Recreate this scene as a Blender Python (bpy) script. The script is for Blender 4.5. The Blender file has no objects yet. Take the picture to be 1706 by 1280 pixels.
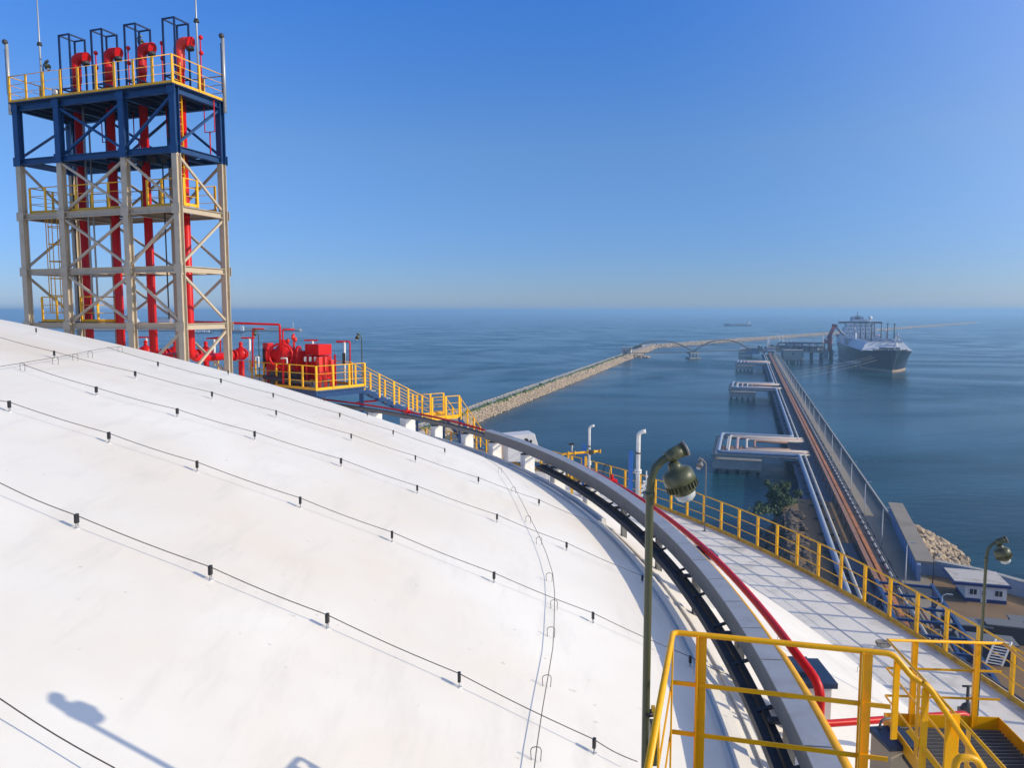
import bpy, math, random
from math import sin, cos, pi, sqrt, radians, atan2
from mathutils import Vector, Matrix
random.seed(7)
sc = bpy.context.scene
COL = sc.collection

# ------------------------------------------------------------------ camera
FPX, PITCH, HC = 1280.0, math.atan(.0951), 55.0      # focal length in photo pixels, pitch down, eye above the sea
cam_d = bpy.data.cameras.new("camera"); cam = bpy.data.objects.new("camera", cam_d); COL.objects.link(cam)
cam.location = (0, 0, HC); cam.rotation_euler = (pi/2-PITCH, 0, 0)
cam_d.sensor_width = 36; cam_d.lens = FPX/1706*36; cam_d.clip_start = .1; cam_d.clip_end = 60000
sc.camera = cam
# ------------------------------------------------------------------ sky, sun, exposure
SUN_AZ, SUN_EL = radians(103), radians(24.5)
w = bpy.data.worlds.new("World"); sc.world = w; w.use_nodes = True
nt = w.node_tree; bg = nt.nodes['Background']
sky = nt.nodes.new('ShaderNodeTexSky'); sky.sky_type = 'NISHITA'; sky.sun_disc = False
sky.sun_elevation = SUN_EL; sky.sun_rotation = SUN_AZ; sky.altitude = 50; sky.air_density = 1.0; sky.dust_density = 0.05; sky.ozone_density = 7
hs = nt.nodes.new('ShaderNodeHueSaturation'); hs.inputs['Saturation'].default_value = 1.02
tint = nt.nodes.new('ShaderNodeMix'); tint.data_type = 'RGBA'; tint.blend_type = 'MULTIPLY'; tint.inputs[0].default_value = 1; tint.inputs[7].default_value = (0.95, 0.93, 1.04, 1)
nt.links.new(sky.outputs[0], tint.inputs[6]); nt.links.new(tint.outputs[2], hs.inputs['Color']); tcw = nt.nodes.new('ShaderNodeTexCoord'); sep = nt.nodes.new('ShaderNodeSeparateXYZ'); nt.links.new(tcw.outputs['Generated'], sep.inputs[0])
hr = nt.nodes.new('ShaderNodeValToRGB'); hr.color_ramp.elements[0].position = 0; hr.color_ramp.elements[0].color = (.50, .57, .72, 1)
hr.color_ramp.elements[1].position = .6; hr.color_ramp.elements[1].color = (.92, .98, 1.02, 1)
for p_, c_ in ((.07, (.56, .64, .77, 1)), (.20, (.80, .84, .84, 1)), (.36, (.56, .90, 1.12, 1))): e_ = hr.color_ramp.elements.new(p_); e_.color = c_
nt.links.new(sep.outputs['Z'], hr.inputs[0]); mh = nt.nodes.new('ShaderNodeMix'); mh.data_type = 'RGBA'; mh.blend_type = 'MULTIPLY'; mh.inputs[0].default_value = 1
nt.links.new(hs.outputs[0], mh.inputs[6]); nt.links.new(hr.outputs[0], mh.inputs[7]); vm = nt.nodes.new('ShaderNodeVectorMath'); vm.operation = 'DOT_PRODUCT'; nt.links.new(tcw.outputs['Generated'], vm.inputs[0])
vm.inputs[1].default_value = (sin(SUN_AZ)*cos(SUN_EL), cos(SUN_AZ)*cos(SUN_EL), sin(SUN_EL))     # pale glow of the hazy air round the sun
cl_ = nt.nodes.new('ShaderNodeClamp'); nt.links.new(vm.outputs['Value'], cl_.inputs[0]); pw_ = nt.nodes.new('ShaderNodeMath'); pw_.operation = 'POWER'; pw_.inputs[1].default_value = 2.3; nt.links.new(cl_.outputs[0], pw_.inputs[0])
gl_ = nt.nodes.new('ShaderNodeMix'); gl_.data_type = 'RGBA'; gl_.blend_type = 'ADD'; nt.links.new(pw_.outputs[0], gl_.inputs[0]); nt.links.new(mh.outputs[2], gl_.inputs[6]); gl_.inputs[7].default_value = (5.4, 5.0, 3.7, 1)
gl_.clamp_result = False; nt.links.new(gl_.outputs[2], bg.inputs[0]); bg.inputs[1].default_value = .15
sd = bpy.data.lights.new("sun", 'SUN'); sun = bpy.data.objects.new("sun", sd); COL.objects.link(sun)
sd.energy = 3.3; sd.angle = radians(.5); sd.color = (1, 0.87, 0.64)
sv = Vector((sin(SUN_AZ)*cos(SUN_EL), cos(SUN_AZ)*cos(SUN_EL), sin(SUN_EL)))
sun.rotation_euler = sv.to_track_quat('Z', 'Y').to_euler(); sun.location = (60, 0, 90)
sc.view_settings.view_transform = 'Standard'; sc.view_settings.look = 'None'
sc.view_settings.exposure = 0.12; sc.view_settings.gamma = 1
sc.cycles.volume_bounces = 1; sc.cycles.volume_step_rate = 4; sc.cycles.max_bounces = 6

# ------------------------------------------------------------------ surveying helpers (photo bearing -> world point)
def ray(px, py):
    a = (px-853)/FPX; b = (640-py)/FPX
    return Vector((a, cos(PITCH)+b*sin(PITCH), -sin(PITCH)+b*cos(PITCH)))
def atz(px, py, z):
    r = ray(px, py); return Vector((0, 0, HC))+r*((z-HC)/r.z)
def aty(px, py, Y):
    r = ray(px, py); return Vector((0, 0, HC))+r*(Y/r.y)
TC = Vector((-31.63, 12.0)); SZ, SR = HC-81.2136, 83.33      # tank axis; centre height and radius of the spherical roof
def onsph(px, py, lift=0):
    r = ray(px, py).normalized(); C = Vector((TC.x, TC.y, SZ-HC)); R = SR+lift
    b = r.dot(C); D = b*b-C.dot(C)+R*R
    if D < 0: return None
    return Vector((0, 0, HC))+r*(b-sqrt(D))
def domez(x, y):
    return SZ+sqrt(SR*SR-(x-TC.x)**2-(y-TC.y)**2)
def ring(R, deg, z=None):
    x = TC.x+R*cos(radians(deg)); y = TC.y+R*sin(radians(deg))
    return Vector((x, y, domez(x, y) if z is None else z))
def pier(s, o, z):                                   # station along the jetty, offset to its right
    return Vector((.293*s+.956*o, .956*s-.293*o, z))
PAZ = -atan2(.293, .956)                             # turn that lays local +Y along the jetty

# ------------------------------------------------------------------ mesh builder
class MB:
    def __init__(s): s.v = []; s.f = []; s.sm = []; s.mk = []
    def add(s, vs, fs, smooth=False):
        n = len(s.v); s.mk.append((n, len(s.f))); s.v += [Vector(q) for q in vs]
        for f in fs: s.f.append([i+n for i in f]); s.sm.append(smooth)
        return s
    def box(s, c, d, rz=0, M=None):
        c = Vector(c); x, y, z = d[0]/2, d[1]/2, d[2]/2
        R = M if M is not None else Matrix.Rotation(rz, 3, 'Z')
        vs = [c+R@Vector((i*x, j*y, k*z)) for k in (-1, 1) for j in (-1, 1) for i in (-1, 1)]
        return s.add(vs, [(0, 2, 3, 1), (4, 5, 7, 6), (0, 1, 5, 4), (2, 6, 7, 3), (0, 4, 6, 2), (1, 3, 7, 5)])
    def bar(s, a, b, wd, ht=None, up=(0, 0, 1)):     # rectangular bar a->b, wd sideways, ht along up
        a = Vector(a); b = Vector(b); ht = wd if ht is None else ht
        y = (b-a); L = y.length
        if L < 1e-6: return s
        y.normalize(); up = Vector(up)
        if abs(y.dot(up)) > .97: up = Vector((0, 1, 0)) if abs(y.y) < .9 else Vector((1, 0, 0))
        x = y.cross(up).normalized(); z = x.cross(y)
        M = Matrix((x, y, z)).transposed()
        return s.box((a+b)/2, (wd, L, ht), M=M)
    def hbeam(s, a, b, wd, ht, t=.02, up=(0, 0, 1)):   # rolled steel section
        a = Vector(a); b = Vector(b); y = (b-a).normalized(); u = Vector(up)
        if abs(y.dot(u)) > .97: u = Vector((0, 1, 0))
        x = y.cross(u).normalized(); z = x.cross(y)
        for k in (-1, 1): s.bar(a+z*k*(ht/2-t/2), b+z*k*(ht/2-t/2), wd, t, up=u)
        s.bar(a, b, t, ht-2*t, up=u); return s
    def tube(s, pts, r, n=10, caps=True, closed=False):
        pts = [Vector(q) for q in pts]; m = len(pts); base = len(s.v); s.mk.append((base, len(s.f))); px = None
        for i, q in enumerate(pts):
            if closed: t = pts[(i+1) % m]-pts[i-1]
            elif i == 0: t = pts[1]-q
            elif i == m-1: t = q-pts[i-1]
            else: t = (pts[i+1]-q).normalized()+(q-pts[i-1]).normalized()
            t.normalize()
            if px is None:
                up = Vector((0, 0, 1)) if abs(t.z) < .9 else Vector((1, 0, 0)); x = t.cross(up).normalized()
            else: x = (px-t*px.dot(t)).normalized()
            px = x; z = t.cross(x); rr = r[i] if isinstance(r, (list, tuple)) else r
            for k in range(n):
                a = 2*pi*k/n; s.v.append(q+x*cos(a)*rr+z*sin(a)*rr)
        for i in range(m if closed else m-1):
            j = (i+1) % m
            for k in range(n):
                l = (k+1) % n; s.f.append([base+i*n+k, base+i*n+l, base+j*n+l, base+j*n+k]); s.sm.append(True)
        if caps and not closed:
            s.f.append([base+k for k in range(n)][::-1]); s.sm.append(False)
            s.f.append([base+(m-1)*n+k for k in range(n)]); s.sm.append(False)
        return s
    def lathe(s, prof, c=(0, 0, 0), n=20, M=None):     # profile [(r,z)] about local z
        c = Vector(c); M = M or Matrix.Identity(3); base = len(s.v); s.mk.append((base, len(s.f)))
        for r, z in prof:
            for k in range(n): a = 2*pi*k/n; s.v.append(c+M@Vector((r*cos(a), r*sin(a), z)))
        for i in range(len(prof)-1):
            for k in range(n):
                l = (k+1) % n; s.f.append([base+i*n+k, base+i*n+l, base+(i+1)*n+l, base+(i+1)*n+k]); s.sm.append(True)
        return s
    def ball(s, c, r, n=12, sc3=(1, 1, 1)):
        m = n//2+1; c = Vector(c); base = len(s.v); s.mk.append((base, len(s.f)))
        for i in range(m+1):
            t = pi*i/m
            for k in range(n): a = 2*pi*k/n; s.v.append(c+Vector((r*sin(t)*cos(a)*sc3[0], r*sin(t)*sin(a)*sc3[1], r*cos(t)*sc3[2])))
        for i in range(m):
            for k in range(n):
                l = (k+1) % n; s.f.append([base+i*n+k, base+(i+1)*n+k, base+(i+1)*n+l, base+i*n+l]); s.sm.append(True)
        return s
    def arc(s, R0, R1, z0, z1, a0, a1, n, zf=None):     # rectangular section swept round the tank axis (z0,z1 relative when zf given)
        vs = []
        for i in range(n+1):
            a = a0+(a1-a0)*i/n
            for R, zz in ((R0, z0), (R1, z0), (R1, z1), (R0, z1)):
                b = zf(R) if zf else 0
                vs.append(ring(R, a, zz+b))
        fs = []
        for i in range(n):
            for k in range(4):
                l = (k+1) % 4; fs.append((i*4+k, i*4+4+k, i*4+4+l, i*4+l))
        fs += [(0, 1, 2, 3), (n*4+3, n*4+2, n*4+1, n*4)]
        return s.add(vs, fs)
    def prism(s, poly, z0, z1):
        n = len(poly); vs = [(p[0], p[1], z0) for p in poly]+[(p[0], p[1], z1) for p in poly]
        fs = [tuple(range(n))[::-1], tuple(range(n, 2*n))]+[(i, (i+1) % n, n+(i+1) % n, n+i) for i in range(n)]
        return s.add(vs, fs)
    def rock(s, c, r, fl=.8):
        t = (1+sqrt(5))/2
        V = [(-1, t, 0), (1, t, 0), (-1, -t, 0), (1, -t, 0), (0, -1, t), (0, 1, t), (0, -1, -t), (0, 1, -t), (t, 0, -1), (t, 0, 1), (-t, 0, -1), (-t, 0, 1)]
        Fc = [(0, 11, 5), (0, 5, 1), (0, 1, 7), (0, 7, 10), (0, 10, 11), (1, 5, 9), (5, 11, 4), (11, 10, 2), (10, 7, 6), (7, 1, 8), (3, 9, 4), (3, 4, 2), (3, 2, 6), (3, 6, 8), (3, 8, 9), (4, 9, 5), (2, 4, 11), (6, 2, 10), (8, 6, 7), (9, 8, 1)]
        E = Matrix.Rotation(random.uniform(0, 6), 3, 'Z')@Matrix.Rotation(random.uniform(0, 6), 3, 'X'); sx = random.uniform(.8, 1.3); sy = random.uniform(.7, 1.1)
        c = Vector(c)
        vs = []
        for q in V:
            p = Vector(q).normalized()*r*random.uniform(.75, 1.15); p = E@Vector((p.x*sx, p.y*sy, p.z*fl)); vs.append(c+p)
        return s.add(vs, Fc)
    def build(s, name, mat, parent=None, bevel=0, kind=None):
        off = OFF.get(parent.name, Vector()) if parent else Vector()
        me = bpy.data.meshes.new(name)
        me.from_pydata([tuple(q-off) for q in s.v], [], s.f); me.update()
        me.polygons.foreach_set('use_smooth', s.sm)
        me.materials.append(mat)
        o = bpy.data.objects.new(name, me); COL.objects.link(o)
        if parent: o.parent = parent; OFF[o.name] = off
        if kind: o['kind'] = kind
        if bevel:
            b = o.modifiers.new('bevel', 'BEVEL'); b.width = bevel; b.segments = 2; b.limit_method = 'ANGLE'
        return o
    def each(s, name, mat, parent=None, bevel=0):
        # one object per primitive collected so far
        ends = s.mk[1:]+[(len(s.v), len(s.f))]; outl = []
        for (v0, f0), (v1, f1) in zip(s.mk, ends):
            m = MB(); m.v = s.v[v0:v1]; m.f = [[i-v0 for i in f] for f in s.f[f0:f1]]; m.sm = s.sm[f0:f1]
            outl.append(m.build(name, mat, parent, bevel))
        return outl
OFF = {}
def tag(o, label, cat, group=None, kind=None):
    o['label'] = label; o['category'] = cat
    if group: o['group'] = group
    if kind: o['kind'] = kind
    return o
def thing(name, label, cat, loc=(0, 0, 0), group=None):
    o = bpy.data.objects.new(name, None); COL.objects.link(o); o.empty_display_size = .2
    o.location = loc; OFF[o.name] = Vector(loc)
    return tag(o, label, cat, group)
def dup(root, loc, rz=0, label=None, scale=1):
    def cp(o, par):
        c = o.copy(); COL.objects.link(c)
        if par: c.parent = par
        for ch in list(o.children): cp(ch, c)
        return c
    r = cp(root, None); r.location = loc; r.rotation_euler = (0, 0, rz); r.scale = (scale,)*3
    if label: r['label'] = label
    return r

# ------------------------------------------------------------------ materials
def mat(name, col, rough=.5, metal=0, var=.1, scale=3, bump=0, bscale=40, dirt=None, damt=.5, dscale=1.5, coat=0, spec=.5, det=4):
    m = bpy.data.materials.new(name); m.use_nodes = True; N = m.node_tree.nodes; L = m.node_tree.links; b = N['Principled BSDF']
    tc = N.new('ShaderNodeTexCoord'); geo = N.new('ShaderNodeNewGeometry')
    nz = N.new('ShaderNodeTexNoise'); nz.inputs['Scale'].default_value = scale; nz.inputs['Detail'].default_value = det
    L.new(geo.outputs['Position'], nz.inputs['Vector'])
    mx = N.new('ShaderNodeMix'); mx.data_type = 'RGBA'
    mx.inputs[6].default_value = [c*(1-var) for c in col]+[1]; mx.inputs[7].default_value = [min(1, c*(1+var)) for c in col]+[1]
    L.new(nz.outputs[0], mx.inputs[0]); out = mx.outputs[2]
    if dirt:
        n2 = N.new('ShaderNodeTexNoise'); n2.inputs['Scale'].default_value = dscale; n2.inputs['Detail'].default_value = 8; n2.inputs['Roughness'].default_value = .65
        L.new(geo.outputs['Position'], n2.inputs['Vector'])
        rp = N.new('ShaderNodeValToRGB'); rp.color_ramp.elements[0].position = .5; rp.color_ramp.elements[1].position = .72
        rp.color_ramp.elements[1].color = (damt,)*3+(1,)
        L.new(n2.outputs[0], rp.inputs[0]); m2 = N.new('ShaderNodeMix'); m2.data_type = 'RGBA'
        L.new(rp.outputs[0], m2.inputs[0]); L.new(out, m2.inputs[6]); m2.inputs[7].default_value = list(dirt)+[1]; out = m2.outputs[2]
    L.new(out, b.inputs['Base Color'])
    rr = N.new('ShaderNodeMapRange'); rr.inputs[3].default_value = max(.03, rough-.08); rr.inputs[4].default_value = min(1, rough+.08)
    L.new(nz.outputs[0], rr.inputs[0]); L.new(rr.outputs[0], b.inputs['Roughness'])
    b.inputs['Metallic'].default_value = metal; b.inputs['Coat Weight'].default_value = coat; b.inputs['Specular IOR Level'].default_value = spec
    if bump:
        n3 = N.new('ShaderNodeTexNoise'); n3.inputs['Scale'].default_value = bscale; n3.inputs['Detail'].default_value = 5
        L.new(geo.outputs['Position'], n3.inputs['Vector'])
        bp = N.new('ShaderNodeBump'); bp.inputs['Strength'].default_value = bump; bp.inputs['Distance'].default_value = .03
        L.new(n3.outputs[0], bp.inputs['Height']); L.new(bp.outputs[0], b.inputs['Normal'])
    return m
M = {}
M['yellow'] = mat('yellow_paint', (.93, .47, .003), .42, var=.1, scale=2.5, dirt=(.34, .15, .03), damt=.5, dscale=3)
M['yellow_near'] = mat('yellow_gloss_paint', (.95, .46, .002), .36, var=.07, scale=4, bump=.08, bscale=60, dirt=(.42, .2, .02), damt=.35, dscale=6, spec=.35)
M['toe'] = mat('rusty_yellow_paint', (.62, .36, .03), .6, var=.15, dirt=(.22, .09, .04), damt=.9, dscale=3.5)
M['red'] = mat('red_paint', (.62, .006, .007), .4, var=.12, scale=2, dirt=(.3, .02, .02), damt=.4, spec=.3)
M['orange_red'] = mat('orange_red_paint', (.72, .035, .02), .45, var=.1)
M['blue'] = mat('blue_paint', (.006, .048, .16), .4, var=.15, scale=3)
M['cage'] = mat('dark_blue_paint', (.01, .03, .10), .45, var=.1)
M['navy'] = mat('navy_paint', (.012, .04, .10), .5, var=.2, dirt=(.1, .1, .11), damt=.4, dscale=5)
M['beige'] = mat('grey_beige_primer', (.50, .42, .31), .55, var=.1, scale=2, dirt=(.3, .24, .17), damt=.6, dscale=2)
M['white'] = mat('white_paint', (.78, .77, .74), .4, var=.05, dirt=(.5, .48, .43), damt=.4, dscale=3)
M['galv'] = mat('galvanised_steel', (.42, .43, .44), .42, metal=.3, var=.16, scale=5, dirt=(.22, .20, .18), damt=.5, dscale=2.5)
M['galv_d'] = mat('weathered_grey_steel', (.19, .19, .185), .6, metal=.2, var=.25, scale=7, dirt=(.12, .115, .11), damt=.6, dscale=6)
M['olive'] = mat('olive_green_enamel', (.075, .085, .042), .42, var=.14, scale=9, dirt=(.12, .1, .05), damt=.3, dscale=14, coat=.08)
M['black'] = mat('black_rubber', (.012, .013, .018), .5, var=.2)
M['dark'] = mat('dark_steel', (.045, .046, .05), .55, var=.25, scale=4)
M['wire'] = mat('dull_wire', (.13, .115, .10), .5, metal=.5)
M['glass'] = mat('frosted_glass', (.50, .53, .53), .25, var=.03)
M['concrete'] = mat('concrete', (.40, .39, .36), .85, var=.14, scale=1.5, bump=.4, bscale=9, dirt=(.24, .22, .18), damt=.7, dscale=.8)
M['rim'] = mat('pale_concrete_rim', (.78, .75, .69), .8, var=.08, scale=1.6, bump=.15, bscale=10, dirt=(.36, .37, .33), damt=.8, dscale=1.1)
M['conc_d'] = mat('pier_concrete', (.24, .27, .27), .85, var=.2, scale=.4, dirt=(.10, .11, .1), damt=.8, dscale=.3)
M['road'] = mat('road_surface', (.30, .26, .205), .9, var=.12, scale=.3, dirt=(.2, .17, .13), damt=.6, dscale=.12)
M['ground'] = mat('yard_ground', (.23, .145, .075), .92, var=.2, scale=.12, dirt=(.08, .065, .055), damt=.8, dscale=.07)
M['rock'] = mat('armour_rock', (.47, .36, .24), .9, var=.35, scale=.6, bump=.5, bscale=3, dirt=(.24, .19, .14), damt=.7, dscale=.5)
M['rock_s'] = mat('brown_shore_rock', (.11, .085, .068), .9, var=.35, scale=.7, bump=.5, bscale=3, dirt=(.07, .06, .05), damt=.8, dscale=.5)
M['rock_d'] = mat('wet_rock', (.12, .10, .085), .7, var=.3, scale=.7)
M['green'] = mat('verge_green', (.085, .14, .025), .9, var=.4, scale=.4, dirt=(.15, .14, .06), damt=.7, dscale=.2)
M['leaf'] = mat('leaf_green', (.045, .085, .03), .7, var=.45, scale=1.2)
M['bark'] = mat('bark', (.10, .075, .05), .9)
M['bpipe'] = mat('shade_blue_pipe', (.27, .33, .43), .55, metal=0, var=.2, scale=.4, dirt=(.25, .3, .38), damt=.6, dscale=.6)  # pale cladding; the blue of its shaded side is put into the colour
M['wpipe'] = mat('pale_clad_pipe', (.52, .49, .44), .55, metal=0, var=.12, scale=.6, dirt=(.4, .36, .3), damt=.5, dscale=.4)
M['ppipe'] = mat('pink_primer_pipe', (.45, .31, .28), .5, var=.15)
M['orange'] = mat('orange_rust_steel', (.50, .19, .06), .7, var=.25, scale=.5, dirt=(.16, .07, .035), damt=.8, dscale=.3)
M['brown'] = mat('brown_beam', (.36, .18, .11), .7, var=.2, scale=.5, dirt=(.12, .07, .05), damt=.6, dscale=.4)
M['navyfar'] = mat('navy_steel', (.012, .022, .065), .5, var=.2, scale=.2)
M['hull'] = mat('black_hull_paint', (.010, .013, .022), .32, var=.3, scale=.08, dirt=(.03, .035, .045), damt=.6, dscale=.15)
M['boot'] = mat('faded_antifouling', (.50, .36, .24), .5, var=.2, scale=.3, dirt=(.3, .12, .06), damt=.6, dscale=.3)
M['deckw'] = mat('ship_white', (.62, .64, .66), .5, var=.08, scale=.2, dirt=(.4, .38, .36), damt=.4, dscale=.2)
M['deckg'] = mat('ship_deck_grey', (.30, .34, .40), .55, var=.2, scale=.2, dirt=(.18, .2, .24), damt=.6, dscale=.15)
M['armred'] = mat('loading_arm_red', (.30, .03, .035), .5, var=.2, scale=.3)
M['win'] = mat('dark_window', (.02, .03, .045), .15, var=.1)
M['bldg'] = mat('pale_green_render', (.30, .34, .31), .7, var=.1, scale=.3, dirt=(.2, .22, .2), damt=.5, dscale=.2)
M['bwall'] = mat('faded_blue_wall', (.20, .29, .46), .7, var=.2, scale=.4, dirt=(.28, .32, .40), damt=.8, dscale=.35)
M['roofw'] = mat('weathered_white_roof', (.56, .52, .46), .7, var=.1, scale=.5, dirt=(.25, .17, .12), damt=.8, dscale=.5)
M['blueband'] = mat('deep_blue_panel', (.015, .03, .16), .5)
M['farland'] = mat('hazy_shore', (.22, .22, .23), .9, var=.2, scale=.01)
M['clip'] = mat('clip_black', (.02, .02, .022), .4)

def dome_material():
    m = bpy.data.materials.new('white_roof_coating'); m.use_nodes = True; N = m.node_tree.nodes; L = m.node_tree.links; b = N['Principled BSDF']
    g = N.new('ShaderNodeNewGeometry')
    def noise(sc_, det=5, ro=.6, vec=None):
        n = N.new('ShaderNodeTexNoise'); n.inputs['Scale'].default_value = sc_; n.inputs['Detail'].default_value = det; n.inputs['Roughness'].default_value = ro
        L.new(vec or g.outputs['Position'], n.inputs['Vector']); return n.outputs[0]
    def ramp(v, a, b_, ca, cb):
        r = N.new('ShaderNodeValToRGB'); r.color_ramp.elements[0].position = a; r.color_ramp.elements[1].position = b_
        r.color_ramp.elements[0].color = ca; r.color_ramp.elements[1].color = cb; L.new(v, r.inputs[0]); return r.outputs[0]
    def mix(f, a, c, mode='MIX'):
        x = N.new('ShaderNodeMix'); x.data_type = 'RGBA'; x.blend_type = mode
        if hasattr(f, 'links'): L.new(f, x.inputs[0])
        else: x.inputs[0].default_value = f
        for v, i in ((a, 6), (c, 7)):
            if hasattr(v, 'links'): L.new(v, x.inputs[i])
            else: x.inputs[i].default_value = v
        return x.outputs[2]
    base = ramp(noise(.35, 6), .35, .7, (.79, .76, .70, 1), (.87, .845, .785, 1))
    warm = ramp(noise(.22, 4), .48, .75, (0, 0, 0, 1), (.7, .7, .7, 1))
    c = mix(warm, base, (.77, .68, .56, 1))
    mp = N.new('ShaderNodeMapping'); mp.inputs['Scale'].default_value = (1.4, .28, .5); mp.inputs['Rotation'].default_value = (0, 0, .5); L.new(g.outputs['Position'], mp.inputs[0])
    st = ramp(noise(1.6, 7, .7, mp.outputs[0]), .52, .8, (0, 0, 0, 1), (.42, .42, .42, 1))
    c = mix(st, c, (.55, .53, .50, 1))
    sp = ramp(noise(9, 3, .5), .71, .76, (0, 0, 0, 1), (.5, .5, .5, 1))
    c = mix(sp, c, (.45, .42, .38, 1))
    L.new(c, b.inputs['Base Color']); b.inputs['Roughness'].default_value = .62; b.inputs['Specular IOR Level'].default_value = .3
    bp = N.new('ShaderNodeBump'); bp.inputs['Strength'].default_value = .25; bp.inputs['Distance'].default_value = .02
    n1 = noise(2.2, 6, .6); L.new(n1, bp.inputs['Height']); L.new(bp.outputs[0], b.inputs['Normal'])
    return m
M['dome'] = dome_material()

def water_material():
    m = bpy.data.materials.new('sea_water'); m.use_nodes = True; N = m.node_tree.nodes; L = m.node_tree.links; b = N['Principled BSDF']
    g = N.new('ShaderNodeNewGeometry')
    def noise(s, det, ro, vec, dist=0):
        n = N.new('ShaderNodeTexNoise'); n.inputs['Scale'].default_value = s; n.inputs['Detail'].default_value = det; n.inputs['Roughness'].default_value = ro; n.inputs['Distortion'].default_value = dist
        L.new(vec, n.inputs['Vector']); return n.outputs[0]
    mp = N.new('ShaderNodeMapping'); mp.inputs['Scale'].default_value = (.8, .9, 1); mp.inputs['Rotation'].default_value = (0, 0, .3); L.new(g.outputs['Position'], mp.inputs[0])
    r = N.new('ShaderNodeValToRGB'); r.color_ramp.elements[0].position = .42; r.color_ramp.elements[1].position = .66
    r.color_ramp.elements[0].color = (.002, .034, .046, 1); r.color_ramp.elements[1].color = (.008, .075, .105, 1)
    L.new(noise(.006, 5, .55, mp.outputs[0], 2.5), r.inputs[0]); L.new(r.outputs[0], b.inputs['Base Color'])
    rr = N.new('ShaderNodeMapRange'); rr.inputs[1].default_value = .4; rr.inputs[2].default_value = .65; rr.inputs[3].default_value = .13; rr.inputs[4].default_value = .28
    L.new(noise(.0035, 4, .5, mp.outputs[0], 4.5), rr.inputs[0]); L.new(rr.outputs[0], b.inputs['Roughness'])
    b.inputs['IOR'].default_value = 1.33; b.inputs['Specular IOR Level'].default_value = .11
    mp2 = N.new('ShaderNodeMapping'); mp2.inputs['Scale'].default_value = (.55, 1.6, 1); mp2.inputs['Rotation'].default_value = (0, 0, .25); L.new(g.outputs['Position'], mp2.inputs[0])
    h1 = noise(.22, 3, .55, mp2.outputs[0]); h2 = noise(.9, 4, .6, mp2.outputs[0])
    a = N.new('ShaderNodeMath'); a.operation = 'MULTIPLY_ADD'; a.inputs[1].default_value = .35; L.new(h2, a.inputs[0]); L.new(h1, a.inputs[2])
    bp = N.new('ShaderNodeBump'); bp.inputs['Strength'].default_value = .5; bp.inputs['Distance'].default_value = .32
    L.new(a.outputs[0], bp.inputs['Height']); L.new(bp.outputs[0], b.inputs['Normal'])
    return m
M['water'] = water_material()

# ================================================================== SETTING
S = 26000
o = MB().add([(-S, -2000, 0), (S, -2000, 0), (S, S, 0), (-S, S, 0)], [(0, 1, 2, 3)]).build('water', M['water']); o['kind'] = 'structure'
land = [(66, 183), (69, 195), (75, 198), (85, 192), (91, 184), (91.3, 179.5), (77.2, 138.6), (78.8, 139.5), (84.4, 134.6), (88.5, 128), (93.5, 120), (125, 90), (200, 50), (200, -140), (-140, -140), (-140, 110), (-20, 108), (20, 108), (38, 112), (51, 136), (60, 164)]
o = MB().prism(land, -1, 6).build('ground', M['ground']); o['kind'] = 'structure'
# ------------------------------------------------------------------ breakwater: core + rock armour + verge
def bw(w_, s_, z): return Vector((.2903*s_+.957*w_, .957*s_-.2903*w_, z))
BW_L = [(-143, 120), (-143, 1150)]
core = MB()
prof = [(-145, 0.2), (-138, 4.1), (-131, 4.1), (-125.5, -.6), (-125.5, -2), (-145, -2)]
sts = list(range(120, 1161, 40))
vs = [bw(a, s_, z) for s_ in sts for a, z in prof]; n_ = len(prof)
core.add(vs, [(i*n_+k, i*n_+n_+k, i*n_+n_+(k+1) % n_, i*n_+(k+1) % n_) for i in range(len(sts)-1) for k in range(n_)])
A2, B2 = Vector((200, 1150)), Vector((2100, 3500)); d2 = (B2-A2).normalized(); n2 = Vector((d2.y, -d2.x))
L2 = (B2-A2).length
pr2 = [(-13, -.5), (-5, 4.6), (4, 4.6), (12, -.5), (12, -2), (-13, -2)]
vs = [Vector((A2.x+d2.x*s_+n2.x*a, A2.y+d2.y*s_+n2.y*a, z)) for s_ in (-20, L2) for a, z in pr2]
core.add(vs, [(k, n_+k, n_+(k+1) % n_, (k+1) % n_) for k in range(n_)])
o = core.build('breakwater', M['concrete']); o['kind'] = 'structure'
rk = MB(); rkw = MB()
s_ = 300.
while s_ < 1150:
    st = 1.5 if s_ < 500 else 2.3
    for k in range(5):
        t = (k+random.random()*.7)/5; w_ = -131+t*5.8; z = 4.3-t*4.6
        rk.rock(bw(w_, s_+random.uniform(-.8, .8), z), random.uniform(.75, 1.15)*(1 if s_ < 500 else 1.35))
    rk.rock(bw(-138.5+random.uniform(-.5, .3), s_, 4.4), random.uniform(.45, .9))
    s_ += st
s_ = 0.
while s_ < L2:
    st = 4 if s_ < 1200 else 9
    for k in range(4):
        t = (k+random.random())/4; a = 4+t*8; z = 4.6-t*4.8
        q = A2+d2*(s_+random.uniform(-1, 1))+n2*a; rk.rock((q.x, q.y, z), random.uniform(1.3, 2.3)*(1 if s_ < 1200 else 1.8))
    s_ += st
for k in range(160):      # little spur of rock under the bridge end
    t = random.random(); q = bw(-126+t*17, 918+random.uniform(-9, 9)*(1-t*.6), 0); rk.rock((q.x, q.y, random.uniform(-.3, 3.2)*(1-t*.7)), random.uniform(1.1, 2))
tag(rk.build('rock_armour', M['rock']), 'pale boulders heaped along the long breakwater', 'rocks', kind='stuff')
gv = MB(); s_ = 300.
while s_ < 930:
    if random.random() < .85: gv.rock(bw(-131.8+random.uniform(-1.1, 1.1), s_, 4.35), random.uniform(.9, 1.9), .5)
    s_ += .9
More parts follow.
